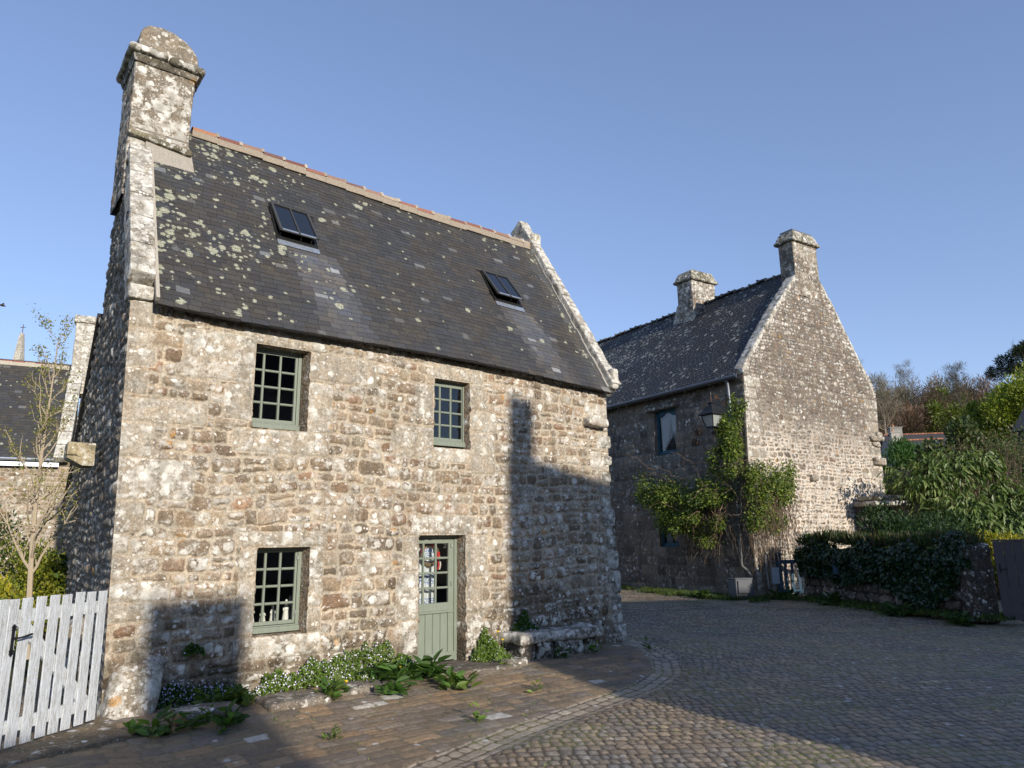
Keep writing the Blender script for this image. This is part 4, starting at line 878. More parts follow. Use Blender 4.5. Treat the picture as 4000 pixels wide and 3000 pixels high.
for i, (u, v, hh, rr, lb) in enumerate(((-2.80, .50, .30, .060, 'largest white cloaked figurine, leftmost on the window ledge'), (-2.62, .52, .20, .045, 'small white figurine second from the left on the window ledge'), (-2.50, .46, .25, .042, 'white figurine in the middle of the window ledge'), (-2.32, .44, .31, .050, 'tall white figurine with a round head near the right of the ledge'), (-2.22, .55, .36, .048, 'white figurine standing furthest back and highest on the window ledge'))):
    f = ht('figurine', lb, 'figurine', (u, v, .80), 'white figurines on the window ledge')
    mb = MB(); mb.lathe([(0, 0), (rr, 0), (rr * 1.02, hh * .1), (rr * .72, hh * .45), (rr * .78, hh * .62), (rr * .50, hh * .74), (rr * .22, hh * .78), (0, hh * .78)], k=14); mb.build('robe', wf, f, True)
    mb = MB(); mb.lathe([(0, hh * .76), (rr * .25, hh * .78), (rr * .40, hh * .86), (rr * .36, hh * .94), (rr * .18, hh), (0, hh)], 0, -rr * .12, 12); mb.build('head', wf, f, True)
    for sg in (-1, 1):
        mb = MB(); mb.tube([(sg * rr * .62, 0, hh * .64), (sg * rr * .75, -rr * .35, hh * .5), (sg * rr * .15, -rr * .82, hh * .56)], [rr * .26, rr * .22, rr * .16], 8); mb.build('arm', wf, f, True)
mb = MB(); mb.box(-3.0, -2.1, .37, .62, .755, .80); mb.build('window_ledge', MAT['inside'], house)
def make_leaf(a0, slats, handle, label):
    g = empty('picket_gate', gp3(a0, 0, 0), 0, label, 'gate', 'leaves of the white garden gate')
    off_ = -np.array(gp3(a0, 0, 0))
    def put(mb, nm, mat, bev=.004):
        o = mb.build(nm, mat, g, bevel=bev); o.location = off_; return o
    for (a, b) in slats:
        mb = MB(); t = rng.normal(0, .004, 4)
        P = [gp3(a + t[0],   .022, .03 + t[1]), gp3(b + t[0], .022, .032 + t[1]), gp3(b + t[0], .039, .032 + t[1]), gp3(a + t[0], .039, .03 + t[1]), gp3(a + t[2], .022, 1.40 + t[3]), gp3(b + t[2], .022, 1.402 + t[3]), gp3(b + t[2], .039, 1.402 + t[3]), gp3(a + t[2], .039, 1.40 + t[3])]
        mb.hexa(P); s = put(mb, 'slat', MAT['white'], .006)
    a, b = slats[0][0] + .01, slats[-1][1] - .01
    for z0, z1 in ((1.165, 1.29), (.155, .275)):
        mb = MB(); gbox(mb, a, b, -.02, .0215, z0, z1); put(mb, 'rail', MAT['white'])
    if handle:
        mb = MB(); P = []
        for n in (-.018, .0195): P += [gp3(.08, n, .277), gp3(.26, n, .277), gp3(1.14, n, 1.163), gp3(.98, n, 1.163)]
        mb.hexa([P[0], P[1], P[2], P[3], P[4], P[5], P[6], P[7]]); put(mb, 'brace', MAT['white'])
        mb = MB(); gbox(mb, 1.165, 1.200, .0445, .050, .90, 1.13, 0, 0)
        for zc in (.905, 1.125):
            for da, dz in ((0, 0), (-.012, .012), (.012, .012), (-.010, -.012), (.010, -.012), (0, .026 if zc > 1 else -.026)):
                mb.tube([gp3(1.182 + da, .0445, zc + dz), gp3(1.182 + da, .051, zc + dz)], .013, 10)
        pl = put(mb, 'latch_plate', MAT['iron'], .0015)
        mb = MB(); mb.tube([gp3(1.182, .05, 1.035), gp3(1.182, .10, 1.035)], .010, 8); mb.tube([gp3(1.185, .10, 1.035), gp3(1.14, .105, 1.037), gp3(1.085, .10, 1.043), gp3(1.03, .10, 1.052), gp3(1.01, .10, 1.052)], [.009, .009, .011, .012, .009], 8); 
        put(mb, 'handle', MAT['iron'], 0)
    return g
make_leaf(-.02, [(-.012 + .1665 * i, .110 + .1665 * i) for i in range(7)] + [(1.144, 1.255)], True, 'white picket gate leaf with black latch handle hung at the house corner')
make_leaf(1.262, [(1.262, 1.37)] + [(1.405 + .1665 * i, 1.527 + .1665 * i) for i in range(5)], False, 'white picket gate leaf cut off by the left edge of the photo')
# ================================================================= the second house, across the lane
A2 = R(32.6); O2 = (7.7154, 23.1579, 0.)
h2 = empty('gabled_house', O2, A2, 'tall granite house with two chimneys, sunlit pointed gable and teal blue windows', 'house')
def in2(x, y, z): c, s = math.cos(A2), math.sin(A2); return (O2[0] + x * c - y * s, O2[1] + x * s + y * c, z)
GX = [-.5, .0, .12, .93, 1.76, 2.45, 3.13, 3.42, 3.44, 4.88, 4.90, 5.1, 5.64, 6.7, 7.5, 7.72, 8.2]; GZ = [7.2, 7.3, 7.45, 8.42, 9.48, 10.36, 10.98, 11.2, 12.75, 12.75, 11.3, 10.95, 10.17, 8.78, 7.64, 7.05, 6.9]
def g2top(x): return np.interp(x, GX, GZ)
W2 = 7.62
big2 = [(0, a, .62 + .25 * (i % 2), a + .36) for i, a in enumerate(np.arange(0, 7.1, .40))] + [(7.0 - .2 * (i % 2), a, 8, a + .4) for i, a in enumerate(np.arange(0, 7.0, .44))]
rub2 = Rubble(0, 8, -.2, 13, 81, (.12, .235), (.13, .46), big2, .048, .020, .42, .09, 1.2)
def g2map(x, z, h): 
    w = .10 * np.exp(-x / .5) * np.interp(z, [0, 3, 7.3], [-1.5, -1.2, .6]) + np.interp(z, [0, 2.5, 5.5, 7.2, 9], [-.10, -.05, .02, .16, .05]) * sstep(6, 7.6, x)
    return np.c_[x + w, -h + .04 * (fbm(x * .4, z * .4, 2, 2) - .5), z]
def lichg(x, z): pass
gw = wall_grid('gable_wall', np.linspace(0, W2, 330), np.arange(-.1, 12.78, .026), rub2, g2map, MAT['stone_far'], h2, PAL_GREY * 1.02, .034, lambda x, z: np.array((.185, .16, .14)) + (np.array((.44, .40, .345)) * sstep(6.6, 4.2, z + 1.4 * (fbm(x * .5, z * .5, 5, 3) - .5))[:, None]), lambda x, z: z < g2top(x), (), (.30, .265, .215), (.3, .95), None,
               lambda x, z: np.minimum(sstep(0, .06, x), sstep(0, .06, W2 - x)), .008)
# white lichens gather on the stones along the rake
at = gw.data.attributes['Prm']; nv = len(gw.data.vertices); buf = np.zeros(nv * 4, np.float32); at.data.foreach_get('color', buf); buf = buf.reshape(-1, 4)
vv = np.zeros(nv * 3, np.float32); gw.data.vertices.foreach_get('co', vv); vv = vv.reshape(-1, 3)
rk = np.minimum(np.abs(g2top(vv[:, 0]) - vv[:, 2]) / 1.4, 9); buf[:, 0] += 1.25 * np.exp(-(rk / .38) ** 2) * (vv[:, 2] > 5) + .10 * (vv[:, 2] > 7); buf[:, 0] += .5 * np.exp(-(vv[:, 0] / .45) ** 2) * (vv[:, 2] > 3); at.data.foreach_set('color', buf.ravel())
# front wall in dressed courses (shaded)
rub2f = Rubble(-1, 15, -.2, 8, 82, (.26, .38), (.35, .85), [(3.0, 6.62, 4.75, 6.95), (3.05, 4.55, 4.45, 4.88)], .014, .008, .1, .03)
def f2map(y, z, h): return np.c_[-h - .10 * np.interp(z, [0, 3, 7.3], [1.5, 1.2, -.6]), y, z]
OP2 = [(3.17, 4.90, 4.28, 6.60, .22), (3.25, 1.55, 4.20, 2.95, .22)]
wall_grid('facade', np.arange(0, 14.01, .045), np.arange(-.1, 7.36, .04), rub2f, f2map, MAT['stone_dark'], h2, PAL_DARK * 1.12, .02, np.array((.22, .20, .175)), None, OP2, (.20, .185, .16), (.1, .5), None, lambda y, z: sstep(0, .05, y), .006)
mb = MB(); mb.box(W2 - .1, W2 + .1, .1, 14, -.1, 7.0); mb.box(0.1, W2, 13.9, 14.1, -.1, 7.2); mb.box(.25, W2 - .2, .25, .35, 0, 7.2); mb.box(1.2, 1.3, .4, 13.8, 0, 7.2); mb.build('back_wall', MAT['inside'], h2)
# stones that stick out of the gable
sb = SB()
for x, z, sx, sy, sz, sd in ((6.95, 5.38, .82, .20, .17, 1), (7.05, 5.17, .46, .16, .16, 2), (7.42, 5.56, .36, .16, .2, 3), (7.0, 4.45, .66, .22, .28, 4), (3.05, 3.72, .34, .20, .24, 5)):
    SB().block(off(x, -sy + .06, z), (sx, sy, sz), .03, .05, .05, (.29, .25, .20), .5, .1, sd).build('corbel', MAT['stone'], h2)
# roof
T2 = math.atan(1.08); C2_, S2_ = math.cos(T2), math.sin(T2); SL2 = (4.12 + .32) / C2_
def roof2(u, s, n): x = -.32 + s * C2_; return np.c_[x - n * S2_, u, 7.06 + (x + .32) * 1.08 + n * C2_ + .02 * np.sin(u * .9) * np.cos(s)]
def lich2(u, s): return .25 + .55 * sstep(2, 9, u) + .25 * sstep(1.5, 5, s)
slates('roof', roof2, SL2, lambda s: .18, lambda s: 14., MAT['slate_far'], h2, .135, (.19, .24), .007, np.array([(.034, .034, .035), (.030, .030, .033), (.038, .037, .036), (.042, .039, .037)]), lich2, None, (), 9, (.38, .38, .36), .003)
mb = MB(); mb.hexa([roof2(np.array([u]), np.array([s]), np.array([n]))[0] for n in (-.06, -.015) for u, s in ((.15, .0), (14, .0), (14, SL2), (.15, SL2))], (.03, .03, .03))
mb.hexa([(4.12, .15, 11.78), (8.1, .15, 7.2), (8.1, 14, 7.2), (4.12, 14, 11.78), (4.12, .15, 11.86), (8.1, .15, 7.3), (8.1, 14, 7.3), (4.12, 14, 11.86)], (.03, .03, .03)); mb.build('roof_boarding', MAT['vcol'], h2)
mb = MB(); y = .6
while y < 14:
    l = rng.uniform(.32, .42); z0 = 11.83 + rng.normal(0, .02); th = np.linspace(0, math.pi, 6)
    for a, b in zip(th[:-1], th[1:]):
        P = [(4.12 + .13 * math.cos(t), yy, z0 + .11 * math.sin(t)) for yy in (y, y + l - .02) for t in (a, b)]; mb.add(P, [(0, 2, 3, 1)], c=np.array((.10, .095, .085)) * rng.uniform(.6, 1.5))
    mb.box(4.0, 4.24, y + l - .05, y + l + .01, z0 - .02, z0 + .12, np.array((.22, .21, .18)) * rng.uniform(.6, 1.3)); y += l
mb.build('ridge', MAT['tile'], h2)
# rake coping behind the gable face
sb = SB()
for a, b, c, d in ((.0, 7.18, 3.42, 11.15), (7.66, 7.1, 4.92, 11.2)):
    L = math.hypot(c - a, d - b); k = 0; s = 0.; sb = SB()
    while s < L - .05:
        l = min(rng.uniform(.4, .75), L - s); dx, dz = (c - a) / L, (d - b) / L
        def f(x, y, z, s=s, a=a, b=b, dx=dx, dz=dz): 
            X_ = a + dx * (s + x); return np.c_[X_ - abs(dz) * np.sign(dx) * 0, -.03 + y, b + dz * (s + x) + z + .10 * np.sin(np.clip((s + x) / L, 0, 1) * math.pi)]
        sb.block(f, (l - .015, .42, .24), .05, .05, .025, np.array((.33, .30, .25)) * rng.uniform(.75, 1.1), 1.15, .1, int(s * 7) + 2); s += l
    sb.build('coping', MAT['stone_white'], h2)
# chimneys
def chimney2(x0, x1, y0, y1, z0, z1, cap, seed, zc):
    rb = Rubble(-1, 3, 9, 14, seed, (.24, .36), (.35, .75), (), .016, .010, .15)
    Wx, Wy = x1 - x0, y1 - y0; o = None
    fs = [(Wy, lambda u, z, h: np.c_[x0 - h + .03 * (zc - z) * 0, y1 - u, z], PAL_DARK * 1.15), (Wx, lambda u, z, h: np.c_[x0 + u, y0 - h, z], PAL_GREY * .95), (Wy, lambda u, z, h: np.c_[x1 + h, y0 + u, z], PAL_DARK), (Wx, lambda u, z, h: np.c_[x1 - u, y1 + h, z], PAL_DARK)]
    for i, (W, f, pal) in enumerate(fs):
        q = wall_grid('chimney' if i == 0 else 'shaft', np.linspace(0, W, int(W / .03)), np.arange(z0, z1, .03), rb, f, MAT['stone_white'] if seed == 92 else MAT['stone_far'], h2 if i == 0 else o, pal, .022, np.array((.24, .215, .18)), None, (), None, (.9, 1.4) if seed == 92 else (.5, 1.), None, ee(W), .008)
        if i == 0: o = q
    e = .13; hC = cap; S = (Wx + 2 * e, Wy + 2 * e, hC)
    def fcap(x, y, z):
        k = np.interp(z, [0, .10, .14, hC], [1, 1, .93, .74]); return np.c_[(x0 + x1) / 2 + (x - S[0] / 2) * k, (y0 + y1) / 2 + (y - S[1] / 2) * k, z1 - .03 + z]
    SB().block(fcap, S, .035, .04, .02, (.25, .23, .17), .8, .5, seed).build('cap', MAT['stone_white'] if seed == 92 else MAT['stone'], o)
    return o
k1 = chimney2(3.46, 4.86, -.02, .62, 10.6, 12.76, .46, 91, 11)
mb = MB(); mb.hexa([(3.58, .04, 13.19), (4.74, .04, 13.19), (4.74, .56, 13.19), (3.58, .56, 13.19), (3.56, .02, 13.27), (4.76, .02, 13.27), (4.76, .58, 13.27), (3.56, .58, 13.27)]); mb.build('zinc_cover', MAT['zincdark'], k1)
k2 = chimney2(3.36, 4.80, 5.0, 5.86, 10.6, 12.85, .5, 92, 11)
mb = MB(); mb.hexa([(3.30, 4.93, 10.55), (4.1, 4.93, 11.5), (4.1, 5.0, 11.5), (3.34, 5.0, 10.55), (3.34, 4.97, 11.0), (4.1, 4.97, 11.95), (4.1, 5.0, 11.95), (3.34, 5.0, 11.0)], (.12, .12, .12)); mb.hexa([(3.28, 4.9, 10.72), (3.36, 4.9, 10.72), (3.36, 5.95, 10.72), (3.28, 5.95, 10.72), (3.26, 4.9, 10.86), (3.36, 4.9, 10.9), (3.36, 5.95, 10.9), (3.26, 5.95, 10.86)], (.15, .15, .15)); mb.build('flashing', MAT['vcol'], k2)
# the stack's flared shoulder towards the far side
SB().block(lambda x, y, z: np.c_[3.42 + x, 5.84 + y * (1 - .78 * z / 1.1), 10.8 + z], (1.3, .62, 1.1), .05, .05, .03, (.24, .22, .18), 1., .2, 14).build('shoulder', MAT['stone_white'], k2)
# gutter and downpipe
mb = MB(); th = np.linspace(math.pi, 2 * math.pi, 7); gx0, gz0 = -.36, 7.10
for a, b in zip(th[:-1], th[1:]):
    mb.add([(gx0 + .06 * math.cos(t), yy, gz0 + .06 * math.sin(t)) for yy in (-.02, 14) for t in (a, b)], [(0, 2, 3, 1)])
mb.tube([(gx0 - .06, -.02, gz0 + .004), (gx0 - .06, 14, gz0 + .004)], .010, 6); mb.build('gutter', MAT['zincdark'], h2, True)
mb = MB(); mb.box(-.30, -.285, 0, 14, 7.02, 7.17); mb.build('fascia', MAT['zincdark'], h2)
mb = MB(); mb.tube([(-.31, .47, 7.05), (-.22, .47, 6.9), (-.20, .47, 6.5), (-.17, .48, 4.2)], .05, 12); mb.build('downpipe', MAT['zincdark'], h2, True)
mb = MB(); mb.tube([(-.17, .48, 4.22), (-.24, .48, 2.5), (-.27, .46, 1.05), (-.27, .44, .95), (-.24, .28, .82), (-.26, .17, .74), (-.27, .12, .55), (-.30, .08, .1), (-.36, .06, .02)], .055, 12, (.12, .12, .11)); 
for z in (2.2, .62): mb.tube([(-.255 if z > 1 else -.27, .47 if z > 1 else .13, z), (-.26 if z > 1 else -.27, .47 if z > 1 else .13, z + .05)], .066, 12, (.12, .12, .11))
mb.build('downpipe', MAT['vcol'], h2, True)
# windows
def window2(y0, y1, z0, z1, arch):
    xo = .10 if z0 > 3 else -.05
    mb = MB(); f = .09; xa, xb = xo + .02, xo + .09
    mb.box(xa, xb, y0, y0 + f, z0, z1); mb.box(xa, xb, y1 - f, y1, z0, z1); mb.box(xa, xb, y0 + f, y1 - f, z0, z0 + .13); mb.box(xa - .03, xa + .03, y0, y1, z0 - .02, z0 + .07)
    mb.box(xa, xb, y0 + f, y1 - f, z1 - f, z1); n = 12
    if arch:
        ys = np.linspace(y0 + f, y1 - f, n + 1); lo = lambda t: z1 - f - .20 + .17 * math.exp(-((t - .5) / .26) ** 2)
        for i in range(n): mb.hexa([(xa + .01, ys[i], lo(i / n)), (xb - .01, ys[i], lo(i / n)), (xb - .01, ys[i + 1], lo((i + 1) / n)), (xa + .01, ys[i + 1], lo((i + 1) / n)), (xa + .01, ys[i], z1 - f), (xb - .01, ys[i], z1 - f), (xb - .01, ys[i + 1], z1 - f), (xa + .01, ys[i + 1], z1 - f)])
    w = mb.build('window', MAT['blue'], h2, bevel=.008)
    mb = MB(); xg = xo + .06; mb.add([(xg, y1 - f, z0 + .1), (xg, y0 + f, z0 + .1), (xg, y0 + f, z1 - f), (xg, y1 - f, z1 - f)], [(0, 1, 2, 3)]); mb.build('glass', MAT['glass'], w)
    for side in (0, 1):     # net curtains drawn back to the sides
        nz, ny = 16, 40; V = []
        for i in range(nz + 1):
            t = i / nz; z = z1 - .12 - (z1 - z0 - .24) * t
            wd = (y1 - y0 - 2 * f) * (.55 if arch and side == 0 else .46) * (1 - .62 * t ** 1.5 if arch else .9)
            for j in range(ny + 1):
                a = j / ny; yy = (y1 - f - a * wd) if side == 0 else (y0 + f + a * wd); V.append((xo + .17 + .022 * math.sin(a * 34 + t * 1.5) + .01 * math.sin(a * 71), yy, z))
        F = [(i * (ny + 1) + j, i * (ny + 1) + j + 1, (i + 1) * (ny + 1) + j + 1, (i + 1) * (ny + 1) + j) for i in range(nz) for j in range(ny)]
        mk('curtain', V, np.array(F), MAT['net'], w, True)
    mb = MB(); mb.box(xo + .30, xo + .32, y0 - .3, y1 + .3, z0 - .3, z1 + .3); mb.build('dark_backing', MAT['inside'], w)  # dark sheet behind the curtains, stands in for the unlit room
m = M('net_curtain'); m.surf(m.n('MixShader', {0: .30, 1: m.n('BsdfDiffuse', {'Color': (.75, .77, .80)}), 2: m.n('BsdfTransparent', {'Color': (1, 1, 1)})})); MAT['net'] = m.m
window2(3.20, 4.27, 4.92, 6.60, True)
window2(3.27, 4.19, 1.56, 2.93, False)
SB().block(lambda x, y, z: np.c_[-.20 + x, 3.0 + y, 6.58 + z], (.3, 1.62, .12), .04, .03, .02, (.22, .20, .165), .5, .3, 3).build('hood_mould', MAT['stone_dark'], h2)
# ================================================================= street lantern on the second house
lt = empty('street_lantern', in2(-.93, .62, 5.17), A2, 'black four sided street lantern with frosted panes hanging from a scrolled wall bracket', 'street lamp')
lt.scale = (.95, .95, .81)
def lp(mb, nm, mat, parent=lt, bevel=0, smooth=False):
    o = mb.build(nm, mat, parent, smooth, bevel); 
    if parent is lt: pass
    return o
# local origin: lantern axis, z=0 at the bottom finial
r_top, r_bot = .36, .225; zb, zt = .30, .78
mb = MB(); q = math.sqrt(2)
for i in range(4):
    a0, a1 = math.pi / 4 + i * math.pi / 2, math.pi / 4 + (i + 1) * math.pi / 2
    pb = (r_bot * math.cos(a0), r_bot * math.sin(a0), zb); pt = (r_top * math.cos(a0), r_top * math.sin(a0), zt)
    pb2 = (r_bot * math.cos(a1), r_bot * math.sin(a1), zb); pt2 = (r_top * math.cos(a1), r_top * math.sin(a1), zt)
    mb.beam(pb, pt, .035, .035); mb.beam(pb, pb2, .035, .035); mb.beam(pt, pt2, .04, .04)
lp(mb, 'lantern_frame', MAT['iron'])
for i in range(4):
    a0, a1 = math.pi / 4 + i * math.pi / 2, math.pi / 4 + (i + 1) * math.pi / 2; e = .985
    mb = MB(); mb.add([(r_bot * e * math.cos(a0), r_bot * e * math.sin(a0), zb), (r_bot * e * math.cos(a1), r_bot * e * math.sin(a1), zb), (r_top * e * math.cos(a1), r_top * e * math.sin(a1), zt), (r_top * e * math.cos(a0), r_top * e * math.sin(a0), zt)], [(0, 1, 2, 3)])
    lp(mb, 'pane', MAT['frost'])
mb = MB(); mb.lathe([(r_top + .09, zt + .01), (r_top + .10, zt + .05), (r_top - .04, zt + .20), (.225, zt + .34), (.225, zt + .36), (.10, zt + .40), (.085, zt + .47), (.15, zt + .50), (.13, zt + .53), (.04, zt + .57), (.03, zt + .60)], k=4, sq=True); mb.add([(.45 * math.cos(a), .45 * math.sin(a), zt + .01) for a in (math.pi / 4, 3 * math.pi / 4, 5 * math.pi / 4, 7 * math.pi / 4)], [(0, 1, 2, 3)])
lp(mb, 'hood', MAT['iron'], bevel=.006)
mb = MB()
for i in range(4):
    a = math.pi / 4 + i * math.pi / 2; mb.tube([(r_bot * .8 * math.cos(a), r_bot * .8 * math.sin(a), zb), (r_bot * .72 * math.cos(a), r_bot * .72 * math.sin(a), .16), (r_bot * .25 * math.cos(a), r_bot * .25 * math.sin(a), .08), (0, 0, .07)], .012, 6)
mb.lathe([(.0, -.02), (.03, .0), (.04, .03), (.02, .05), (.05, .075), (.02, .10), (.018, .30)], k=10); lp(mb, 'finial', MAT['iron'])
mb = MB(); mb.tube([(0, 0, 1.38), (0, 0, 1.50), (0, 0, 1.68)], [.026, .018, .022], 10); lp(mb, 'hanger', MAT['rust'])
mb = MB(); mb.box(-.04, .93, -.02, .02, 1.66, 1.71); mb.box(.90, .93, -.035, .035, 1.05, 1.80); mb.tube([(0, 0, 1.62), (0, 0, 1.76)], .035, 8)
lp(mb, 'bracket', MAT['iron'], bevel=.004)
def spiral(cx, cz, r0, r1, a0, a1, y=0, n=40): t = np.linspace(0, 1, n); rr = r0 + (r1 - r0) * t; a = a0 + (a1 - a0) * t; return np.c_[cx + rr * np.cos(a), np.full(n, y), cz + rr * np.sin(a)]
mb = MB(); sp = spiral(.27, 1.56, .015, .085, 0, -3.6 * math.pi); sc = [(.30, 0, 1.645), (.38, 0, 1.60), (.50, 0, 1.42), (.62, 0, 1.27), (.74, 0, 1.19), (.86, 0, 1.16), (.915, 0, 1.19)]
mb.tube(np.vstack([sp, sc]), .013, 6); mb.tube(np.vstack([spiral(.78, 1.42, .015, .11, 0, 3.4 * math.pi), [(.91, 0, 1.40), (.91, 0, 1.50)]]), .013, 6); lp(mb, 'scroll', MAT['rust'])
# the remains of an older bracket on the wall beside it
ws = empty('wall_scroll', in2(-.06, 2.15, 5.1), A2, 'two loose rusty iron scrolls on the shaded wall between blue window and lantern', 'iron scroll')
for (yy, zz, sg) in ((-.08, .42, 1), (.08, .05, -1)):
    mb = MB(); s_ = spiral(0, 0, .02, .14, 0, 4.2 * math.pi * sg, 0, 44); s_ = np.c_[s_[:, 1] - .03, yy + s_[:, 0], zz + s_[:, 2]]; mb.tube(s_, .017, 6); mb.build('scroll', MAT['rust'], ws)
# ================================================================= boundary of the right hand garden
PW = [(8.25, 23.45), (8.95, 22.7), (9.2, 21.5), (9.45, 20.2), (9.75, 18.8), (10.2, 17.7), (10.55, 16.75)]
def along(pts, n):
    pts = np.array(pts); L = np.r_[0, np.cumsum(np.hypot(*np.diff(pts, axis=0).T))]; t = np.linspace(0, L[-1], n)
    return np.c_[np.interp(t, L, pts[:, 0]), np.interp(t, L, pts[:, 1])], L[-1]
gpts, GL = along(PW[1:], 220)
rubW = Rubble(0, GL, -.2, 1.6, 95, (.22, .36), (.3, .75), (), .05, .018, .3, .08)
gtan = unit(np.gradient(gpts, axis=0)); gnor = np.c_[gtan[:, 1], -gtan[:, 0]]
if gnor[0, 0] > 0: gnor = -gnor
def gwm(u, z, h):
    i = np.clip((u / GL * 219), 0, 219); x = np.interp(i, np.arange(220), gpts[:, 0]); y = np.interp(i, np.arange(220), gpts[:, 1]); nx = np.interp(i, np.arange(220), gnor[:, 0]); ny = np.interp(i, np.arange(220), gnor[:, 1])
    return np.c_[x + nx * h, y + ny * h, z]
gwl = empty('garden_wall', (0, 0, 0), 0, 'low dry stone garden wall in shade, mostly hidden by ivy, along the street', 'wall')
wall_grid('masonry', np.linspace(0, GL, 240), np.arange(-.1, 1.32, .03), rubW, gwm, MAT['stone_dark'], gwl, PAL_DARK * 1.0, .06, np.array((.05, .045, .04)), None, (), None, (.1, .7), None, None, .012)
sb = SB()
for i in range(8): 
    u = (i + .5) / 8 * GL; p = gwm(np.array([u]), np.array([0.]), np.array([-.2]))[0]
    sb.block(lambda x, y, z, p=p: np.c_[p[0] - .25 + x, p[1] - .4 + y, 1.22 + z + .0 * x], (.5, .8, .14), .06, .05, .03, (.15, .14, .12), .3, .3, i)
p = gpts[-1]
sb.block(lambda x, y, z: np.c_[p[0] - .28 + x, p[1] - .12 + y, -.1 + z], (.6, .45, 1.75), .05, .1, .05, (.14, .12, .10), .3, .6, 9)
sb.build('capping', MAT['stone_dark'], gwl)
# grey wooden door at the end of the wall
gd = empty('garden_door', (10.72, 16.35, 0), R(-25), 'grey brown boarded wooden door at the right edge of the photo', 'door')
mb = MB()
for i in range(9): mb.box(i * .19 + .002, i * .19 + .184, -.02, .02, .02, 1.70 + .004 * (i % 3), (.5,) * 3)
mb.box(0, 1.7, .021, .05, .3, .42); mb.box(0, 1.7, .021, .05, 1.3, 1.42); mb.box(-.01, 1.72, -.03, .03, 1.706, 1.74); mb.build('boards', MAT['greydoor'], gd, bevel=.004)
mb = MB(); mb.box(.055, .085, -.028, -.021, 1.02, 1.22); mb.tube([(.07, -.03, 1.1), (.07, -.07, 1.1), (.19, -.075, 1.11)], .01, 6); mb.build('handle', MAT['iron'], gd)
# blue gate beside the gabled house
bg_ = empty('slatted_gate', (8.40, 23.25, 0), R(-8), 'low teal blue slatted wooden gate beside the climbing plant, half hidden by ivy', 'gate')
mb = MB(); mb.box(-.10, .06, -.06, .06, .05, 1.24); mb.tube([(-.10 + .0, -.06, 1.24), (-.10, .06, 1.24)], .0, 4); mb.lathe([(.085, 1.23), (.10, 1.28), (.085, 1.34), (.04, 1.38), (0, 1.385)], -.02, 0, 12); mb.build('post', MAT['bluegate'], bg_, bevel=.01)
for z0 in (1.02, .12): mb = MB(); mb.box(.06, 1.25, -.03, .03, z0, z0 + .12); mb.build('rail', MAT['bluegate'], bg_, bevel=.006)
for i in range(6):
    mb = MB(); mb.box(.135 + i * .20, .215 + i * .20, -.015, .015, .241, 1.019); mb.build('slat', MAT['bluegate'], bg_, bevel=.004)
# letter box in the ivy
lb = empty('letter_box', (9.05, 20.85, .80), R(-28), 'blue metal letter box with a stone lid set into the ivy covered wall', 'letter box')
mb = MB(); mb.box(0, .34, -.12, .12, 0, .34); mb.build('box', MAT['bluegate'], lb, bevel=.012)
mb = MB(); mb.box(.05, .29, -.128, -.121, .24, .285, (.04,) * 3); mb.box(.16, .27, -.126, -.121, .17, .20, (.35, .33, .12)); mb.build('flap', MAT['vcol'], lb)
SB().block(lambda x, y, z: np.c_[-.05 + x, -.17 + y, .345 + z], (.44, .34, .07), .03, .02, .01, (.13, .12, .11), .3, .3, 2).build('lid', MAT['stone_dark'], lb)
# cabinets and conduits at the foot of the gabled house
cb = empty('service_cabinet', (6.92, 22.62, 0), R(18), 'dark grey utility cabinet with a raised door on the verge under the climbing plant', 'utility box')
mb = MB(); mb.box(-.30, .30, -.20, .20, -.05, .62); mb.box(-.32, .32, -.22, .22, .60, .64); mb.build('housing', MAT['cabinet'], cb, bevel=.015)
mb = MB(); mb.box(-.25, .16, -.255, -.201, .20, .57); mb.build('door', MAT['cabinet'], cb, bevel=.012)
mt = empty('meter_box', (8.12, 22.95, .30), R(10), 'pale grey meter box on pipes between the creeper and the blue gate', 'utility box')
mb = MB(); mb.box(-.12, .12, -.08, .08, .12, .62); mb.build('housing', MAT['meter'], mt, bevel=.02)
mb = MB(); mb.box(-.10, .10, -.088, -.081, .14, .60); mb.build('cover', MAT['meter'], mt, bevel=.006)
mb = MB(); mb.tube([(-.05, 0, .12), (-.06, 0, .0), (-.16, 0, -.04), (-.24, 0, .0), (-.25, 0, .2), (-.25, .02, 1.0)], .028, 8, (.3, .3, .29)); mb.tube([(.05, 0, .12), (.04, 0, -.3)], .03, 8, (.12, .09, .06)); mb.build('pipe', MAT['vcol'], mt, True)

# ---- greenery helpers
G_IVY = np.array([(.022, .050, .018), (.030, .062, .020), (.016, .040, .016), (.040, .075, .022)])
G_LIT = np.array([(.18, .24, .035), (.23, .29, .045), (.13, .19, .03), (.28, .32, .06)])
G_MID = np.array([(.045, .09, .022), (.06, .11, .025), (.035, .075, .02), (.08, .13, .03)])
G_YEL = np.array([(.42, .36, .03), (.50, .42, .04), (.34, .34, .04), (.28, .30, .04)])
G_DRY = np.array([(.16, .13, .075), (.20, .16, .09), (.13, .12, .06), (.10, .11, .05)])
def plant(name, label, cat, loc, parts, group=None):
    """parts: list of (part name, builder(parent) ) in world coordinates; the empty sits at the foot"""
    e = empty(name, loc, 0, label, cat, group)
    for o in parts:
        o.parent = e; o.location = (-loc[0], -loc[1], -loc[2])
    return e
def lv(name, P, size, cols, mat='leaf', **kw): return leaves(name, P, size, cols, MAT[mat], **kw)
def stems(name, lines, r, c=(.16, .11, .07), k=4):
    mb = MB()
    for l in lines:
        l = np.asarray(l); cc = np.array(c) * rng.uniform(.6, 1.4); mb.tube(l, r * np.linspace(1, .5, len(l)) * rng.uniform(.6, 1.3), k, cc, cap=False)
    return mb.build(name, MAT['bark'])
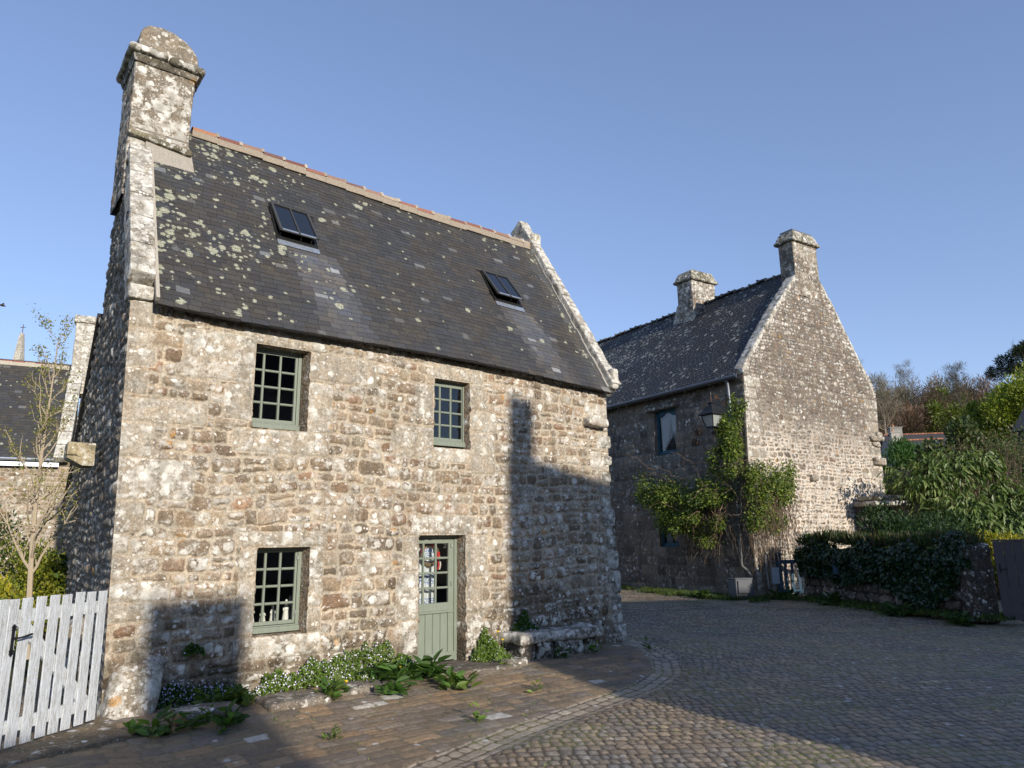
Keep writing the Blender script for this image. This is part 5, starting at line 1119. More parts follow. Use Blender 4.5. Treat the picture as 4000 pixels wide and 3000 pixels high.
# ---- ivy over the garden wall
g = np.random.default_rng(3); P = []; N = []
n = 34000; u = g.random(n) * (GL + .25); zz = g.random(n) ** .8 * 2.0 - .0
low = .45 + .55 * fbm(u * 1.1, u * 0 + 3, 2, 4) - .55 * np.exp(-((u - 4.7) / .8) ** 2) + .15 * (u > 5.6)
hi = 1.15 + .85 * fbm(u * 1.5, u * 0 + 9, 4, 4) * sstep(0, .6, u) + .1 - .2 * sstep(6.5, 6.9, u); hi = np.maximum(hi, 1.52)
k = (zz > low * .85) & (zz < hi); u, zz = u[k], zz[k]
th = .10 + .22 * fbm(u * 2.4, zz * 2.4, 5, 3) + .12 * sstep(0.9, 1.35, zz) - .5 * (zz > 1.35) * g.random(len(u))
P = gwm(u, zz, th * (.55 + .5 * g.random(len(u)))); N = gwm(u, zz, np.ones(len(u))) - gwm(u, zz, np.zeros(len(u))); N[:, 2] += .5
D = N * .4 + np.array((0, 0, -.8))
o1 = lv('foliage', P, .085, G_IVY, 'gloss', nrm=N, dirs=D, asp=.85, seed=4)
ns = 1800; u2 = g.random(ns) * GL; P2 = gwm(u2, 1.45 + .35 * fbm(u2 * 1.3, u2 * 0, 3, 2), -.35 + .5 * g.random(ns)); o1b = lv('grass_top', P2, .34, np.vstack([G_MID * .8, G_DRY * .7]), dirs=np.array((0, 0, 1.)) + 0 * P2, asp=.10, seed=6, jit=.35)
plant('ivy', 'dark green ivy draped over the low garden wall beside the letter box', 'ivy', (9.6, 19.8, 0), [o1, o1b])
# ---- climbing plant at the corner of the gabled house
def F2(x, y, z): x, y, z = np.broadcast_arrays(np.asarray(x, float), np.asarray(y, float), np.asarray(z, float)); c, s = math.cos(A2), math.sin(A2); return np.stack([O2[0] + x * c - y * s, O2[1] + x * s + y * c, z], -1)
LP, LN = [], []
def clump(c, r, n, seed, lumps=10): p, q = blob_pts(n, (0, 0, 0), r, seed, .55, lumps, .5); p = F2(p[:, 0] + c[0], p[:, 1] + c[1], p[:, 2] + c[2]); LP.append(p); LN.append(q)
clump((-.45, .25, 5.0), (.42, .50, 1.15), 3600, 1); clump((-.55, .45, 4.2), (.5, .6, .7), 1800, 2); clump((-.7, 1.3, 3.25), (.65, 1.1, .55), 2600, 3); clump((-.9, 2.6, 3.0), (.75, 1.3, .75), 4300, 4, 14)
clump((-1.0, 3.4, 3.3), (.6, .9, .55), 2200, 5); clump((-.95, 1.9, 2.4), (.6, .9, .45), 1700, 6); clump((.3, -.45, 3.6), (.9, .45, .95), 2900, 7, 16); clump((.95, -.5, 3.5), (.65, .4, .85), 1500, 8, 14); clump((-.8, 1.2, 2.0), (.5, .8, .5), 1200, 9); clump((-.3, -.2, 2.9), (.5, .5, .9), 1300, 10, 14); clump((.5, -.4, 2.5), (.7, .4, .7), 700, 11, 14); clump((-1.0, 3.9, 3.7), (.4, .6, .7), 700, 12, 12); clump((-.4, .0, 6.0), (.2, .3, .5), 350, 13)
LP = np.vstack(LP); LN = np.vstack(LN)
cv = np.vstack([G_LIT, G_LIT * .75, G_MID])
cl1 = lv('foliage', LP, .085, cv, nrm=LN + (-.2, -.3, .5), dirs=LN * .5 + (0, 0, -.2), asp=.5, seed=8)
lines = []; g = np.random.default_rng(9)
for i in range(250):     # old hanging stems
    x = g.uniform(-.55, 1.5) if i < 170 else g.uniform(-1.0, -.4); y = -.1 - g.random() * .5 if i < 170 else g.uniform(.3, 2.4)
    z1 = g.uniform(2.6, 3.9) if i < 170 else g.uniform(2.2, 3.0); L = g.uniform(.8, 2.9) if i < 170 else g.uniform(.4, 1.4); z = np.linspace(z1, max(z1 - L, .15), 7)
    w = np.cumsum(g.normal(0, .085, (7, 2)), 0); lines.append(F2(x + w[:, 0] + np.linspace(0, g.normal(0, .15), 7), y + w[:, 1], z))
for i in range(16):      # main climbing stems
    x0, y0 = g.uniform(-.3, .5), g.uniform(-.35, .0); t = np.linspace(0, 1, 9); w = np.cumsum(g.normal(0, .05, (9, 2)), 0); lines.append(F2(x0 * (1 - t) - .25 * t + w[:, 0], y0 + w[:, 1] * .5 + .25 * t, t * g.uniform(3.5, 6.)))
for i in range(60):      # wandering shoots
    p = np.array((g.uniform(-1.2, .2), g.uniform(-.3, 3.6), g.uniform(2.6, 4.4))); d = unit(g.normal(size=3) * (1, 1, .6) + (-.2, -.1, .1)); t = np.linspace(0, g.uniform(.5, 1.3), 6)[:, None]; q = p + d * t + np.cumsum(g.normal(0, .05, (6, 3)), 0); lines.append(F2(q[:, 0], q[:, 1], q[:, 2]))
cl2 = stems('stems', lines, .0085, (.17, .12, .08))
plant('climbing_rose', 'bright green climbing plant with bare hanging stems over the corner of the gabled house', 'climbing plant', tuple(F2(.1, -.1, 0)), [cl1, cl2])
# ---- shrubs in the garden, nearest first
def shrub(name, label, c, r, n, size, cols, seed, mat='leaf', asp=.5, droop=0., lumps=16, lump=.42, twigs=40, tc=(.12, .09, .06), group=None, up=.4):
    p, q = blob_pts(n, c, r, seed, .5, lumps, lump, zmin=.02); D = q * .6 + (0, 0, up - droop)
    a = lv('foliage', p, size, cols, mat, nrm=q + (0, 0, .5), dirs=D, asp=asp, seed=seed)
    g = np.random.default_rng(seed + 50); ls = []; b = np.array((c[0], c[1], 0.))
    for i in range(twigs):
        e = p[g.integers(0, len(p))]; t = np.linspace(0, 1, 6)[:, None]; ls.append(b + (e - b) * t + np.array((g.normal(0, .1), g.normal(0, .1), 0)) * np.sin(t * 3.1) * r[0])
    s_ = stems('stems', ls, .012 + .004 * r[0], tc)
    return plant(name, label, 'shrub', (c[0], c[1], 0), [a, s_], group)
shrub('rounded_shrub', 'dark rounded bush behind the ivy covered wall, entirely in shade', (12.0, 21.8, 1.45), (1.65, 1.0, 1.3), 16000, .10, G_IVY * 1.15, 21, 'leaf', .5, 0, 22, .5, 20)
shrub('yellow_shrub', 'small golden leaved bush behind the grey wooden door', (13.9, 21.2, 1.2), (.95, .7, .75), 3600, .10, G_YEL * .75, 22, 'leaf', .5)
shrub('laurel', 'large evergreen with long drooping glossy leaves right of the sunlit gable', (15.6, 24.2, 2.55), (2.9, 1.5, 1.95), 9500, .26, np.array([(.10, .15, .035), (.14, .19, .055), (.075, .12, .03), (.20, .24, .09)]), 23, 'waxy', .32, 1.3, 26, .42, 50, (.10, .08, .05))
shrub('spindly_shrub', 'thin twiggy shrub with sparse pale leaves between laurel and distant roofs', (17.6, 27.0, 4.3), (2.0, 1.2, 1.35), 4200, .085, np.vstack([G_DRY, G_MID]), 24, 'leaf', .5, 0, 18, .5, 170, (.17, .12, .09))
shrub('holly', 'dark glossy broadleaf shrub rising between laurel and far houses', (18.3, 29.5, 4.6), (1.7, 1.2, 1.75), 5200, .17, np.array([(.05, .075, .02), (.07, .10, .028), (.035, .055, .018), (.11, .12, .04)]), 25, 'waxy', .55, .2, 16, .45, 40)
shrub('bamboo_bush', 'bright green upright bush just right of the gable wall, below far chimneys', (18.8, 34.5, 5.15), (1.35, 1.0, 1.15), 9000, .16, np.array([(.05, .13, .025), (.065, .15, .03), (.04, .10, .02)]), 26, 'leaf', .25, 0, 18, .55, 30, up=1.6)
shrub('bramble', 'tangled green bramble hanging over the pale wall behind the gable', (15.2, 29.5, 3.6), (1.5, .9, .85), 5200, .10, np.vstack([G_MID, G_DRY]), 27, 'leaf', .5, .3, 16, .5, 60)
shrub('bramble', 'tall tangled bramble spilling out at the right edge above the laurel', (20.9, 28., 4.3), (1.6, 1.2, 1.7), 5000, .10, np.vstack([G_MID, G_DRY, G_DRY]), 28, 'leaf', .5, .3, 16, .5, 120)
# old stone lean-to beside the gable and the pale wall behind
def stone_w(name, label, cat, blocks, mat='stone_far'):
    sb = SB()
    for f, sz, kw in blocks: sb.block(f, sz, **kw)
    return tag(sb.build(name, MAT[mat]), label, cat)
sh = empty('stone_shelter', (13.3, 25.4, 0), R(10), 'small open stone shelter roofed with thick slabs against the gabled house', 'shelter')
SB().block(off(-.9, -.4, 2.85), (1.7, 1.2, .18), .05, .06, .03, (.30, .28, .24), .9, .2, 3).build('roof_slab', MAT['stone_far'], sh)
SB().block(off(-.75, -.3, 3.05), (1.6, 1.1, .16), .05, .06, .04, (.28, .26, .2), .6, .4, 4).build('roof_slab', MAT['stone_far'], sh)
SB().block(off(.35, -.2, 0), (.4, .9, 2.85), .06, .06, .04, (.22, .2, .17), .5, .4, 5).build('pier', MAT['stone_dark'], sh)
SB().block(off(-.85, .5, 0), (1.3, .3, 2.85), .08, .06, .04, (.12, .11, .1), .3, .4, 6).build('back_wall', MAT['stone_dark'], sh)
rubP = Rubble(0, 7, -.2, 6, 97, (.14, .26), (.2, .5), (), .03, .015, .2)
bw = wall_grid('garden_wall', np.arange(0, 6, .06), np.arange(0, 4.75, .05), rubP, lambda u, z, h: np.c_[15.9 + u * .95, 32.5 - u * .3 - h, z], MAT['stone_far'], None, PAL_GREY, .05, np.array((.36, .32, .26)), None, (), None, (.3, .9))
tag(bw, 'pale rubble wall between the sunlit gable and the bright green bush', 'wall')
# young bare conifer
mb = MB(); T, TD = branch_tree(mb, (16.55, 26.2, 0), 5.35, .05, 8, 22, 1., .22, 1, (.17, .12, .09), .45, (.0, 0), .03, .22, 5); o = mb.build('trunk', MAT['bark'])
cf = lv('crown', np.repeat(T, 6, 0) + rng.normal(0, .04, (len(T) * 6, 3)), .09, G_DRY * .8, asp=.14, seed=3)
plant('young_conifer', 'thin bare conifer sapling standing in front of the laurel', 'tree', (16.55, 26.2, 0), [o, cf])
# ---- grass verge along the foot of the second house and the garden wall (uncountable)
vp, vL = along([(4.0, 29.0), (4.75, 26.), (5.7, 23.6), (6.7, 22.25), (7.6, 22.3), (8.6, 22.3), (8.9, 21.0), (9.15, 19.6), (9.5, 18.3), (10.2, 17.2), (10.75, 16.2)], 400)
g = np.random.default_rng(12); n = 15000; i = g.integers(0, 400, n); tn = unit(np.gradient(vp, axis=0))[i]; nr_ = np.c_[-tn[:, 1], tn[:, 0]]; nr_[nr_[:, 0] < 0] *= -1
w_ = g.normal(.25, .28, n); pos = vp[i] + nr_ * w_[:, None]; k = fbm(pos[:, 0] * 1.3, pos[:, 1] * 1.3, 3, 3) > .40; pos = pos[k]
P = np.c_[pos, np.full(len(pos), .01)]
tag(lv('verge_grass', P, .13, np.vstack([G_MID, G_LIT * .6, G_MID * .7]), dirs=np.array((0, 0, 1.)) + 0 * P, asp=.16, seed=13, jit=.55), kind='stuff')
# ---- leafy weeds
for i, (x, y, lbl) in enumerate(((9.0, 20.6, 'broad leaved weed at the foot of the garden wall below the letter box'), (9.55, 18.4, 'leafy weed with a thin stalk at the foot of the wall near the grey door'), (10.2, 16.9, 'low weeds at the corner where the wall meets the grey door'), (8.4, 22.6, 'ferny weeds below the blue gate'), (6.1, 23.2, 'fern growing left of the utility cabinet'))):
    rosette('weed', lbl, (x - .15, y - .1), (.3, .25), 46, .26, G_MID * .8, 60 + i)
# ================================================================= the yard on the left
def hitp2(u): return u
lh = empty('neighbour_house', (-16.95, 26.4, 0), R(28), 'neighbouring stone house with dark slate roof and tall white lichened chimney left of the gable', 'house')
# local x to the left is negative; front faces -y
rubL = Rubble(-9, 1, -.2, 6, 101, (.13, .22), (.25, .6), (), .025, .013, .15)
wall_grid('facade', np.arange(-9, 3.0, .035), np.arange(-.1, 5.0, .03), rubL, lambda u, z, h: np.c_[u, -h, z], MAT['stone_far'], lh, PAL_WALL * .95, .03, MORTAR * .9, None, (), None, (.3, 1.), None, None, .008)
TL = math.atan2(4.15, 2.6); cl_, sl_ = math.cos(TL), math.sin(TL)
def roofL(u, s, n): return np.c_[u, -.25 + s * cl_ - n * sl_, 4.95 + s * sl_ + n * cl_]
slates('roof', roofL, 5.0, lambda s: -9., lambda s: -.12, MAT['slate'], lh, .13, (.16, .27), .008, None, lambda u, s: .12 + .5 * sstep(-1.5, -.2, u) * sstep(1, 3, s), None, (), 17)
mb = MB(); mb.hexa([roofL(np.array([u]), np.array([s]), np.array([n]))[0] for n in (-.08, -.02) for u, s in ((-9., 0), (-.1, 0), (-.1, 5.), (-9., 5.))], (.03, .03, .03)); mb.box(-9, 2.9, .4, 5, 0, 4.8, (.2, .18, .15)); mb.hexa([(-9, 2.36, 9.0), (.2, 2.36, 9.0), (.2, 5.2, 4.9), (-9, 5.2, 4.9), (-9, 2.36, 9.08), (.2, 2.36, 9.08), (.2, 5.2, 5.0), (-9, 5.2, 5.0)], (.03, .03, .03)); mb.build('roof_boarding', MAT['vcol'], lh)
mb = MB(); x = -9.
while x < -.3:
    l = rng.uniform(.34, .42); c = np.array([(.20, .07, .06), (.26, .11, .08), (.15, .055, .05)][rng.integers(0, 3)]); th = np.linspace(0, math.pi, 6)
    for a, b in zip(th[:-1], th[1:]): mb.add([(xx, 2.36 + .12 * math.cos(t), 9.06 + .11 * math.sin(t)) for xx in (x, x + l - .02) for t in (a, b)], [(0, 1, 3, 2)], c=c)
    mb.box(x, x + l, 2.22, 2.5, 8.94, 9.10 + rng.normal(0, .01), (.42, .38, .30)); x += l
mb.build('ridge', MAT['tile'], lh)
mb = MB(); mb.tube([(-9, -.36, 4.98), (.1, -.36, 4.98)], .055, 8); mb.box(-9, .05, -.24, -.20, 4.74, 4.9); mb.build('gutter', MAT['zinc'], lh)
sb = SB(); s = 0.; g = np.random.default_rng(5)
while s < 4.4:
    l = g.uniform(.4, .7); sb.block(lambda x, y, z, s=s: np.c_[-.12 + x, -.3 + (s + y) * cl_ - z * sl_, 4.9 + (s + y) * sl_ + z * cl_], (.46, l - .02, .30), .05, .04, .02, (.40, .38, .33), 1.6, .1, int(s * 5)); s += l
sb.build('coping', MAT['stone_white'], lh)
sb = SB(); sb.block(lambda x, y, z: np.c_[-.10 + x, 1.75 + y, 7.9 + z], (.86, 1.1, 3.0), .05, .04, .02, (.30, .27, .22), 1., .2, 2); ck = sb.build('chimney', MAT['stone_white'], lh)
SB().block(lambda x, y, z: np.c_[-.18 + x, 1.66 + y, 10.86 + z], (1.02, 1.28, .32), .05, .06, .02, (.32, .29, .24), 1.2, .4, 3).build('cap', MAT['stone_white'], ck)
slates('lower_roof', lambda u, s, n: roofL(u, s, n) + np.array((0, .5, .25)), 5., lambda s: .36, lambda s: 2.9, MAT['slate'], lh, .13, (.16, .27), .008, None, None, None, (), 18)
# church spire far behind
sp = empty('church_spire', (-64.6, 90, 0), 0, 'slender stone spire with iron cross showing above the left roof', 'spire')
SB().block(lambda x, y, z: (lambda k: np.c_[(x - .8) * k, (y - .8) * k, 18 + z])(np.interp(z, [0, 11.25], [1.3, .26])), (1.6, 1.6, 11.25), .12, .08, .04, (.36, .33, .27), 1., .2, 4).build('steeple', MAT['stone_far'], sp)
sb = SB()
for z, w_ in ((24.6, .92), (26.9, .70), (29.2, .36)): sb.block(off(-w_ / 1, -w_ / 1, z), (w_ * 2 * .72, w_ * 1.44, .22), .1, .08, .05, (.34, .31, .26), 1, .2, 5) if False else sb.block(lambda x, y, z_, w_=w_, z0=z: np.c_[x - w_ / 2, y - w_ / 2, z0 + z_], (w_, w_, .22), .06, .08, .04, (.34, .31, .26), 1, .2, 5)
sb.build('moulding', MAT['stone_far'], sp)
mb = MB(); mb.tube([(0, 0, 29.2), (0, 0, 30.6)], .045, 6); mb.tube([(-.34, 0, 30.2), (.34, 0, 30.2)], .045, 6); mb.build('cross', MAT['rust'], sp)
# sapling coming into leaf
mb = MB(); T, TD = branch_tree(mb, (-8.45, 12.9, 0), 5.75, .058, 21, 26, .62, .95, 2, (.40, .33, .24), .22, (-.2, 0), .05, .27, 7); tr = mb.build('trunk', MAT['bark'])
g = np.random.default_rng(4); P = np.repeat(T, 5, 0) + g.normal(0, .04, (len(T) * 5, 3)); P = P[g.random(len(P)) < .75]
cr = lv('crown', P, .042, np.array([(.24, .25, .04), (.18, .21, .035), (.30, .27, .06)]), asp=.5, seed=5)
plant('sapling', 'slender young tree coming into leaf beyond the white gate', 'tree', (-8.45, 12.9, 0), [tr, cr])
mb = MB(); T, TD = branch_tree(mb, (-9.75, 11.8, 0), 4.6, .08, 31, 15, 1., .65, 2, (.34, .27, .15), .25, (.1, 0), .06, .34, 6); tr = mb.build('trunk', MAT['bark'])
P = np.repeat(T, 5, 0) + g.normal(0, .06, (len(T) * 5, 3)); cr = lv('crown', P[g.random(len(P)) < .55], .075, np.vstack([G_LIT * .8, G_MID]), asp=.5, seed=6)
plant('young_tree', 'leafy young tree whose branches enter at the left edge of the photo', 'tree', (-9.75, 11.8, 0), [tr, cr])
shrub('yellow_shrub', 'golden yellow bush behind the white gate, below the sapling', (-9.55, 13.4, .7), (.85, .7, .75), 7500, .065, np.vstack([G_YEL, G_YEL, G_LIT * .9]), 41, 'leaf', .55, 0, 16, .5)
shrub('box_bush', 'clipped bush of yellow green leaves beneath the sapling', (-9.4, 14.8, 1.0), (1.1, .8, 1.05), 9000, .065, np.array([(.30, .29, .03), (.24, .26, .03), (.16, .20, .03)]), 42, 'leaf', .55, 0, 18, .55)
shrub('hedge_bush', 'dark green bush at the left edge in front of the pale wall', (-11.4, 16.2, 1.25), (1.5, .9, 1.15), 9000, .08, G_MID * .85, 43, 'leaf', .5, 0, 18, .5)
shrub('broadleaf_plant', 'shaded broad leaved plant between the sapling and the gable wall', (-8.35, 14.9, .85), (.62, .6, .95), 2600, .15, G_MID * .75, 44, 'gloss', .7, .3, 12, .5, 40)
# a passing bird
mb = MB(); t = np.linspace(0, 1, 7); mb.tube(np.c_[(t - .5) * .55, 0 * t, .06 * t], .09 * np.sin(np.pi * (t * .86 + .07)) + .008, 8, (.06, .05, .045))
for sgn in (-1, 1): mb.add([(-.08, 0, .03), (.14, 0, .05), (.02, sgn * .30, .18), (-.12, sgn * .52, .14), (-.16, sgn * .28, .12)], F3=[(0, 1, 2), (0, 2, 4), (4, 2, 3)], c=(.05, .045, .04))
mb.add([(-.26, 0, .0), (-.46, .08, .0), (-.46, -.08, .0)], F3=[(0, 1, 2)], c=(.05, .045, .04))
bo = tag(mb.build('bird', MAT['vcol']), 'small dark bird in flight at the left edge of the sky', 'bird'); bo.location = (-45.2, 60, 22.8); bo.rotation_euler = (.5, .3, .4)
# ================================================================= hillside and far things on the right
hx = np.linspace(14, 320, 90); hy = np.linspace(31, 420, 90); HX, HY = np.meshgrid(hx, hy); HX = HX.ravel(); HY = HY.ravel()
def hill_z(x, y):
    t = sstep(34, 215, y); k = sstep(12, 24, x)
    return -.17 + k * (4.2 * sstep(30, 36, y) * .95 + 26 * t ** 1.15 + 6 * sstep(90, 260, x) * t + 3. * (fbm(x * .015, y * .015, 3, 3) - .5) * t)
gi, gj = np.meshgrid(np.arange(89), np.arange(89)); gi = gi.ravel(); gj = gj.ravel()
HV = np.c_[HX, HY, hill_z(HX, HY)]
tag(mk('hill', HV, np.stack([gj * 90 + gi, gj * 90 + gi + 1, (gj + 1) * 90 + gi + 1, (gj + 1) * 90 + gi], 1), bpy.data.materials['earth'], None, True), kind='structure')
# woods: leafless brown crowns as one mass
def twig_crown(c, r, n, size, cols, seed, mode='twig'):
    p, q = blob_pts(n, c, r, seed, .45, 16, .42)
    return leaf_cloud(p, size, cols, asp=.10 if mode == 'twig' else .55, dirs=q * .7 + (0, 0, .7 if mode == 'twig' else .1), seed=seed, jit=.45, hexa=False)
BR = np.array([(.19, .105, .065), (.16, .10, .07), (.22, .13, .075), (.13, .085, .06), (.17, .12, .09)])
GYV = np.array([(.17, .14, .105), (.14, .12, .09), (.20, .17, .13)])
g = np.random.default_rng(77); VV, FF, CC = [], [], []; n = 0
k = 0
for row, (yy, hh) in enumerate(((128, 9.5), (145, 11), (163, 12), (182, 13), (203, 13.5))):
    for xx in np.arange(.50 * yy, .80 * yy, 6.2):
        x = xx + g.normal(0, 1.6); y = yy + g.normal(0, 4); z = hill_z(np.array([x]), np.array([y]))[0]; h = hh * g.uniform(.8, 1.15); rr = g.uniform(3.6, 5.2)
        green = (x / y > .60 and g.random() < .2); pal = (GYV if g.random() < .3 else BR) if not green else G_LIT * .55
        V, F, C = twig_crown((x, y, z + h * .52), (rr, rr * .9, h * .52), 2300, 1.15 if not green else .55, pal, 200 + k, 'twig' if not green else 'leaf'); k += 1
        VV.append(V); FF.append(F + n); CC.append(C); n += len(V)
        mbt = None
tag(mk('woods', np.vstack(VV), np.vstack(FF), MAT['leaf'], col=np.vstack(CC)), kind='stuff')
# individual trees that stand out
def big_tree(name, label, x, y, h, seed, cols, size, n, r, trunk_c=(.16, .12, .08), zc=.62, asp=.5, mat='leaf', branches=12, spread=.8, lumps=24, lump=.36, tr=.3, mode=None, levels=2):
    z = float(hill_z(np.array([x]), np.array([y]))[0]); mb = MB(); T, TD = branch_tree(mb, (x, y, z - .3), h, tr, seed, branches, spread, .75, levels, trunk_c, .3, (0, 0), .15, .40, 6); t = mb.build('trunk', MAT['bark'])
    ps = [t]
    if n:
        p, q = blob_pts(n, (x, y, z + h * zc), r, seed, .42, lumps, lump); ps.append(lv('crown', p, size, cols, mat, nrm=q + (0, 0, .4), dirs=q + (0, 0, .2), asp=asp, seed=seed, hexa=False))
    else:
        g = np.random.default_rng(seed); P = np.repeat(T, 7, 0) + g.normal(0, .25, (len(T) * 7, 3)); ps.append(lv('crown', P, size, cols, mat, dirs=np.repeat(TD, 7, 0) + (0, 0, .3), asp=asp, seed=seed, hexa=False))
    return plant(name, label, 'tree', (x, y, z), ps)
big_tree('maple', 'large tree in fresh yellow green leaf right of the brown woods', 80.5, 108, 15.5, 51, np.array([(.22, .26, .03), (.17, .22, .03), (.27, .29, .045), (.12, .17, .025)]), .5, 15000, (7.2, 6.5, 6.8), zc=.58, lumps=34, lump=.30)
big_tree('maple', 'smaller yellow green tree lower down in front of the brown woods', 75.5, 112, 9.5, 52, np.array([(.18, .23, .03), (.13, .18, .025), (.20, .22, .04)]), .45, 8000, (4.6, 4.2, 5.2), zc=.52, lumps=24, lump=.34)
big_tree('pine', 'dark spreading pine crowning the hill at the right edge', 111., 148, 21, 53, np.array([(.022, .036, .020), (.030, .045, .022), (.016, .028, .018)]), .75, 16000, (8.0, 6., 4.6), (.09, .06, .05), .80, .16, 'leaf', 12, 1., 30, .30, .5)
for i, (x, y, h, lbl, c) in enumerate(((86.5, 176, 17, 'pale bare tree on the skyline just right of the gable', GYV * 1.1), (62.5, 118, 13, 'pale grey bare tree with fine branches in front of the brown woods', GYV * 1.35), (97., 172, 16, 'slim bare tree standing above the middle of the woods', GYV), (84.5, 132, 15, 'dark bare tree with level branches beside the yellow green tree', GYV * .55))):
    big_tree('bare_tree', lbl, x, y, h, 60 + i, c, .8, 0, None, tuple(c[0] * 1.2), asp=.05, branches=16, spread=.75, tr=.2, levels=2)
# far houses: roofs and chimneys among the trees
def far_house(label, x, y, w, d, h, ridge, rot, wallc, roofc, chims, win=True):
    e = empty('distant_house', (x, y, 0), rot, label, 'house'); z0 = hill_z(np.array([x]), np.array([y]))[0] - 2
    mb = MB(); mb.box(-w / 2, w / 2, -d / 2, d / 2, z0, h, wallc); mb.prism([(-d / 2, h), (d / 2, h), (0, ridge - .1)], lambda a, b: (-w / 2 + .0, a, b), lambda a, b: (w / 2, a, b), wallc); mb.build('wall', MAT['vcol'], e)
    mb = MB(); o_ = .3
    for sg in (-1, 1): mb.hexa([(-w / 2 - .1, sg * (d / 2 + o_), h - o_ * .8), (w / 2 + .1, sg * (d / 2 + o_), h - o_ * .8), (w / 2 + .1, 0, ridge), (-w / 2 - .1, 0, ridge), (-w / 2 - .1, sg * (d / 2 + o_), h - o_ * .8 + .12), (w / 2 + .1, sg * (d / 2 + o_), h - o_ * .8 + .12), (w / 2 + .1, 0, ridge + .13), (-w / 2 - .1, 0, ridge + .13)], roofc)
    mb.build('roof', MAT['vcol'], e)
    mb = MB(); q = -w / 2
    while q < w / 2: mb.box(q, q + .36, -.16, .16, ridge + .05, ridge + .24, np.array((.30, .14, .08)) * rng.uniform(.7, 1.2)); q += .40
    mb.build('ridge', MAT['vcol'], e)
    for (cx, cw, cd, ch, cc) in chims:
        mb = MB(); mb.box(cx - cw / 2, cx + cw / 2, -cd / 2, cd / 2, ridge - 1.2, ridge + ch, cc); mb.box(cx - cw / 2 - .08, cx + cw / 2 + .08, -cd / 2 - .08, cd / 2 + .08, ridge + ch, ridge + ch + .16, np.array(cc) * .9); mb.tube([(cx - .2, 0, ridge + ch), (cx - .2, 0, ridge + ch + .5)], .14, 8, (.42, .20, .11)); mb.build('chimney', MAT['vcol'], e)
    if win:
        for wx in (-w * .25, w * .2):
            mb = MB(); mb.box(wx - .5, wx + .5, -d / 2 - .03, -d / 2 + .02, h - 2., h - .7, (.05, .05, .06)); mb.build('window', MAT['vcol'], e)
    return e
far_house('distant house with pale cement chimney and dark slate roof beyond the green bush', 52.0, 91, 5.8, 5, 11.4, 13.55, R(-14), (.34, .31, .27), (.05, .05, .055), [(-2.5, 1.0, .9, 1.1, (.40, .37, .32))])
far_house('distant house with stone chimney and orange ridge tiles behind the nearer slate roof', 55.0, 97, 7.5, 6, 12.2, 15.1, R(-10), (.30, .27, .24), (.045, .045, .05), [(-2.2, 1.5, 1.0, 1.0, (.26, .25, .22))])
far_house('shaded dark gabled house half hidden by brambles at the right edge', 47.0, 60, 5.2, 5, 10.6, 12.9, R(-64), (.05, .05, .055), (.06, .06, .065), [])
# ================================================================= houses across the lane, behind the camera, whose shadows cross the picture
SX, SY = math.sin(R(147.)), math.cos(R(147.)); TE = math.tan(R(18.5))
def caster(label, u0, y0, length, slope, h_ridge, chim, depth=6.):
    """plan follows the lane: gable ends lie along the sun's direction; u0,y0 are in the first house's frame"""
    x0, yy0 = toW(u0, y0); dx, dy = toW(u0 + length, y0 + slope * length); e = empty('lane_house', (x0, yy0, 0), 0, label, 'house')
    a = np.array((0., 0.)); b = np.array((dx - x0, dy - yy0)); s = np.array((SX, SY)) * depth / 2
    he = h_ridge - depth * .55
    def P(p, z): return (p[0], p[1], z)
    mb = MB(); mb.hexa([P(a - s, 0), P(b - s, 0), P(b + s, 0), P(a + s, 0), P(a - s, he), P(b - s, he), P(b + s, he), P(a + s, he)], (.28, .25, .21))
    mb.add([P(a - s, he), P(a + s, he), P(a, h_ridge)], F3=[(0, 1, 2)], c=(.28, .25, .21)); mb.add([P(b - s, he), P(b + s, he), P(b, h_ridge)], F3=[(0, 2, 1)], c=(.28, .25, .21)); mb.build('wall', MAT['vcol'], e)
    mb = MB()
    for q in (-1, 1): mb.hexa([P(a + q * s * 1.05, he - .2), P(b + q * s * 1.05, he - .2), P(b, h_ridge - .06), P(a, h_ridge - .06), P(a + q * s * 1.05, he - .08), P(b + q * s * 1.05, he - .08), P(b, h_ridge + .06), P(a, h_ridge + .06)], (.05, .05, .052))
    mb.build('roof', MAT['vcol'], e)
    d = b / length; w2 = np.array((SX, SY)) * .45
    for (t0, t1, hc) in chim:
        p, q = a + d * t0, a + d * t1; mb = MB(); mb.hexa([P(p - w2, he), P(q - w2, he), P(q + w2, he), P(p + w2, he), P(p - w2, hc), P(q - w2, hc), P(q + w2, hc), P(p + w2, hc)], (.27, .25, .21)); mb.build('chimney', MAT['vcol'], e)
    s0 = s / np.linalg.norm(s)
    for t in (.25, .6):
        for zz in (1., 3.6):
            p = a + (b - a) * t - s - s0 * .02; mb = MB(); mb.hexa([P(p, zz), P(p + d * 1., zz), P(p + d * 1. + s0 * .04, zz), P(p + s0 * .04, zz), P(p, zz + 1.3), P(p + d, zz + 1.3), P(p + d + s0 * .04, zz + 1.3), P(p + s0 * .04, zz + 1.3)], (.03, .03, .035)); mb.build('window', MAT['vcol'], e)
    return e
DA = 25.; HA = 3.36 + DA * TE / math.cos(R(5.5))
caster('stone house across the lane behind the viewer, whose shadow covers the street', 1.35 - DA * .0963, -DA, 17., -.56, HA, [(.05, .60, HA + .95)])
DB = 27.; HB = -.34 + DB * TE / math.cos(R(5.5))
caster('second stone house across the lane behind the viewer, shading the gate foot', -3.0 - DB * .0963, -DB, -16., .0, HB, [(-1.25, -.0, HB + 1.42)])
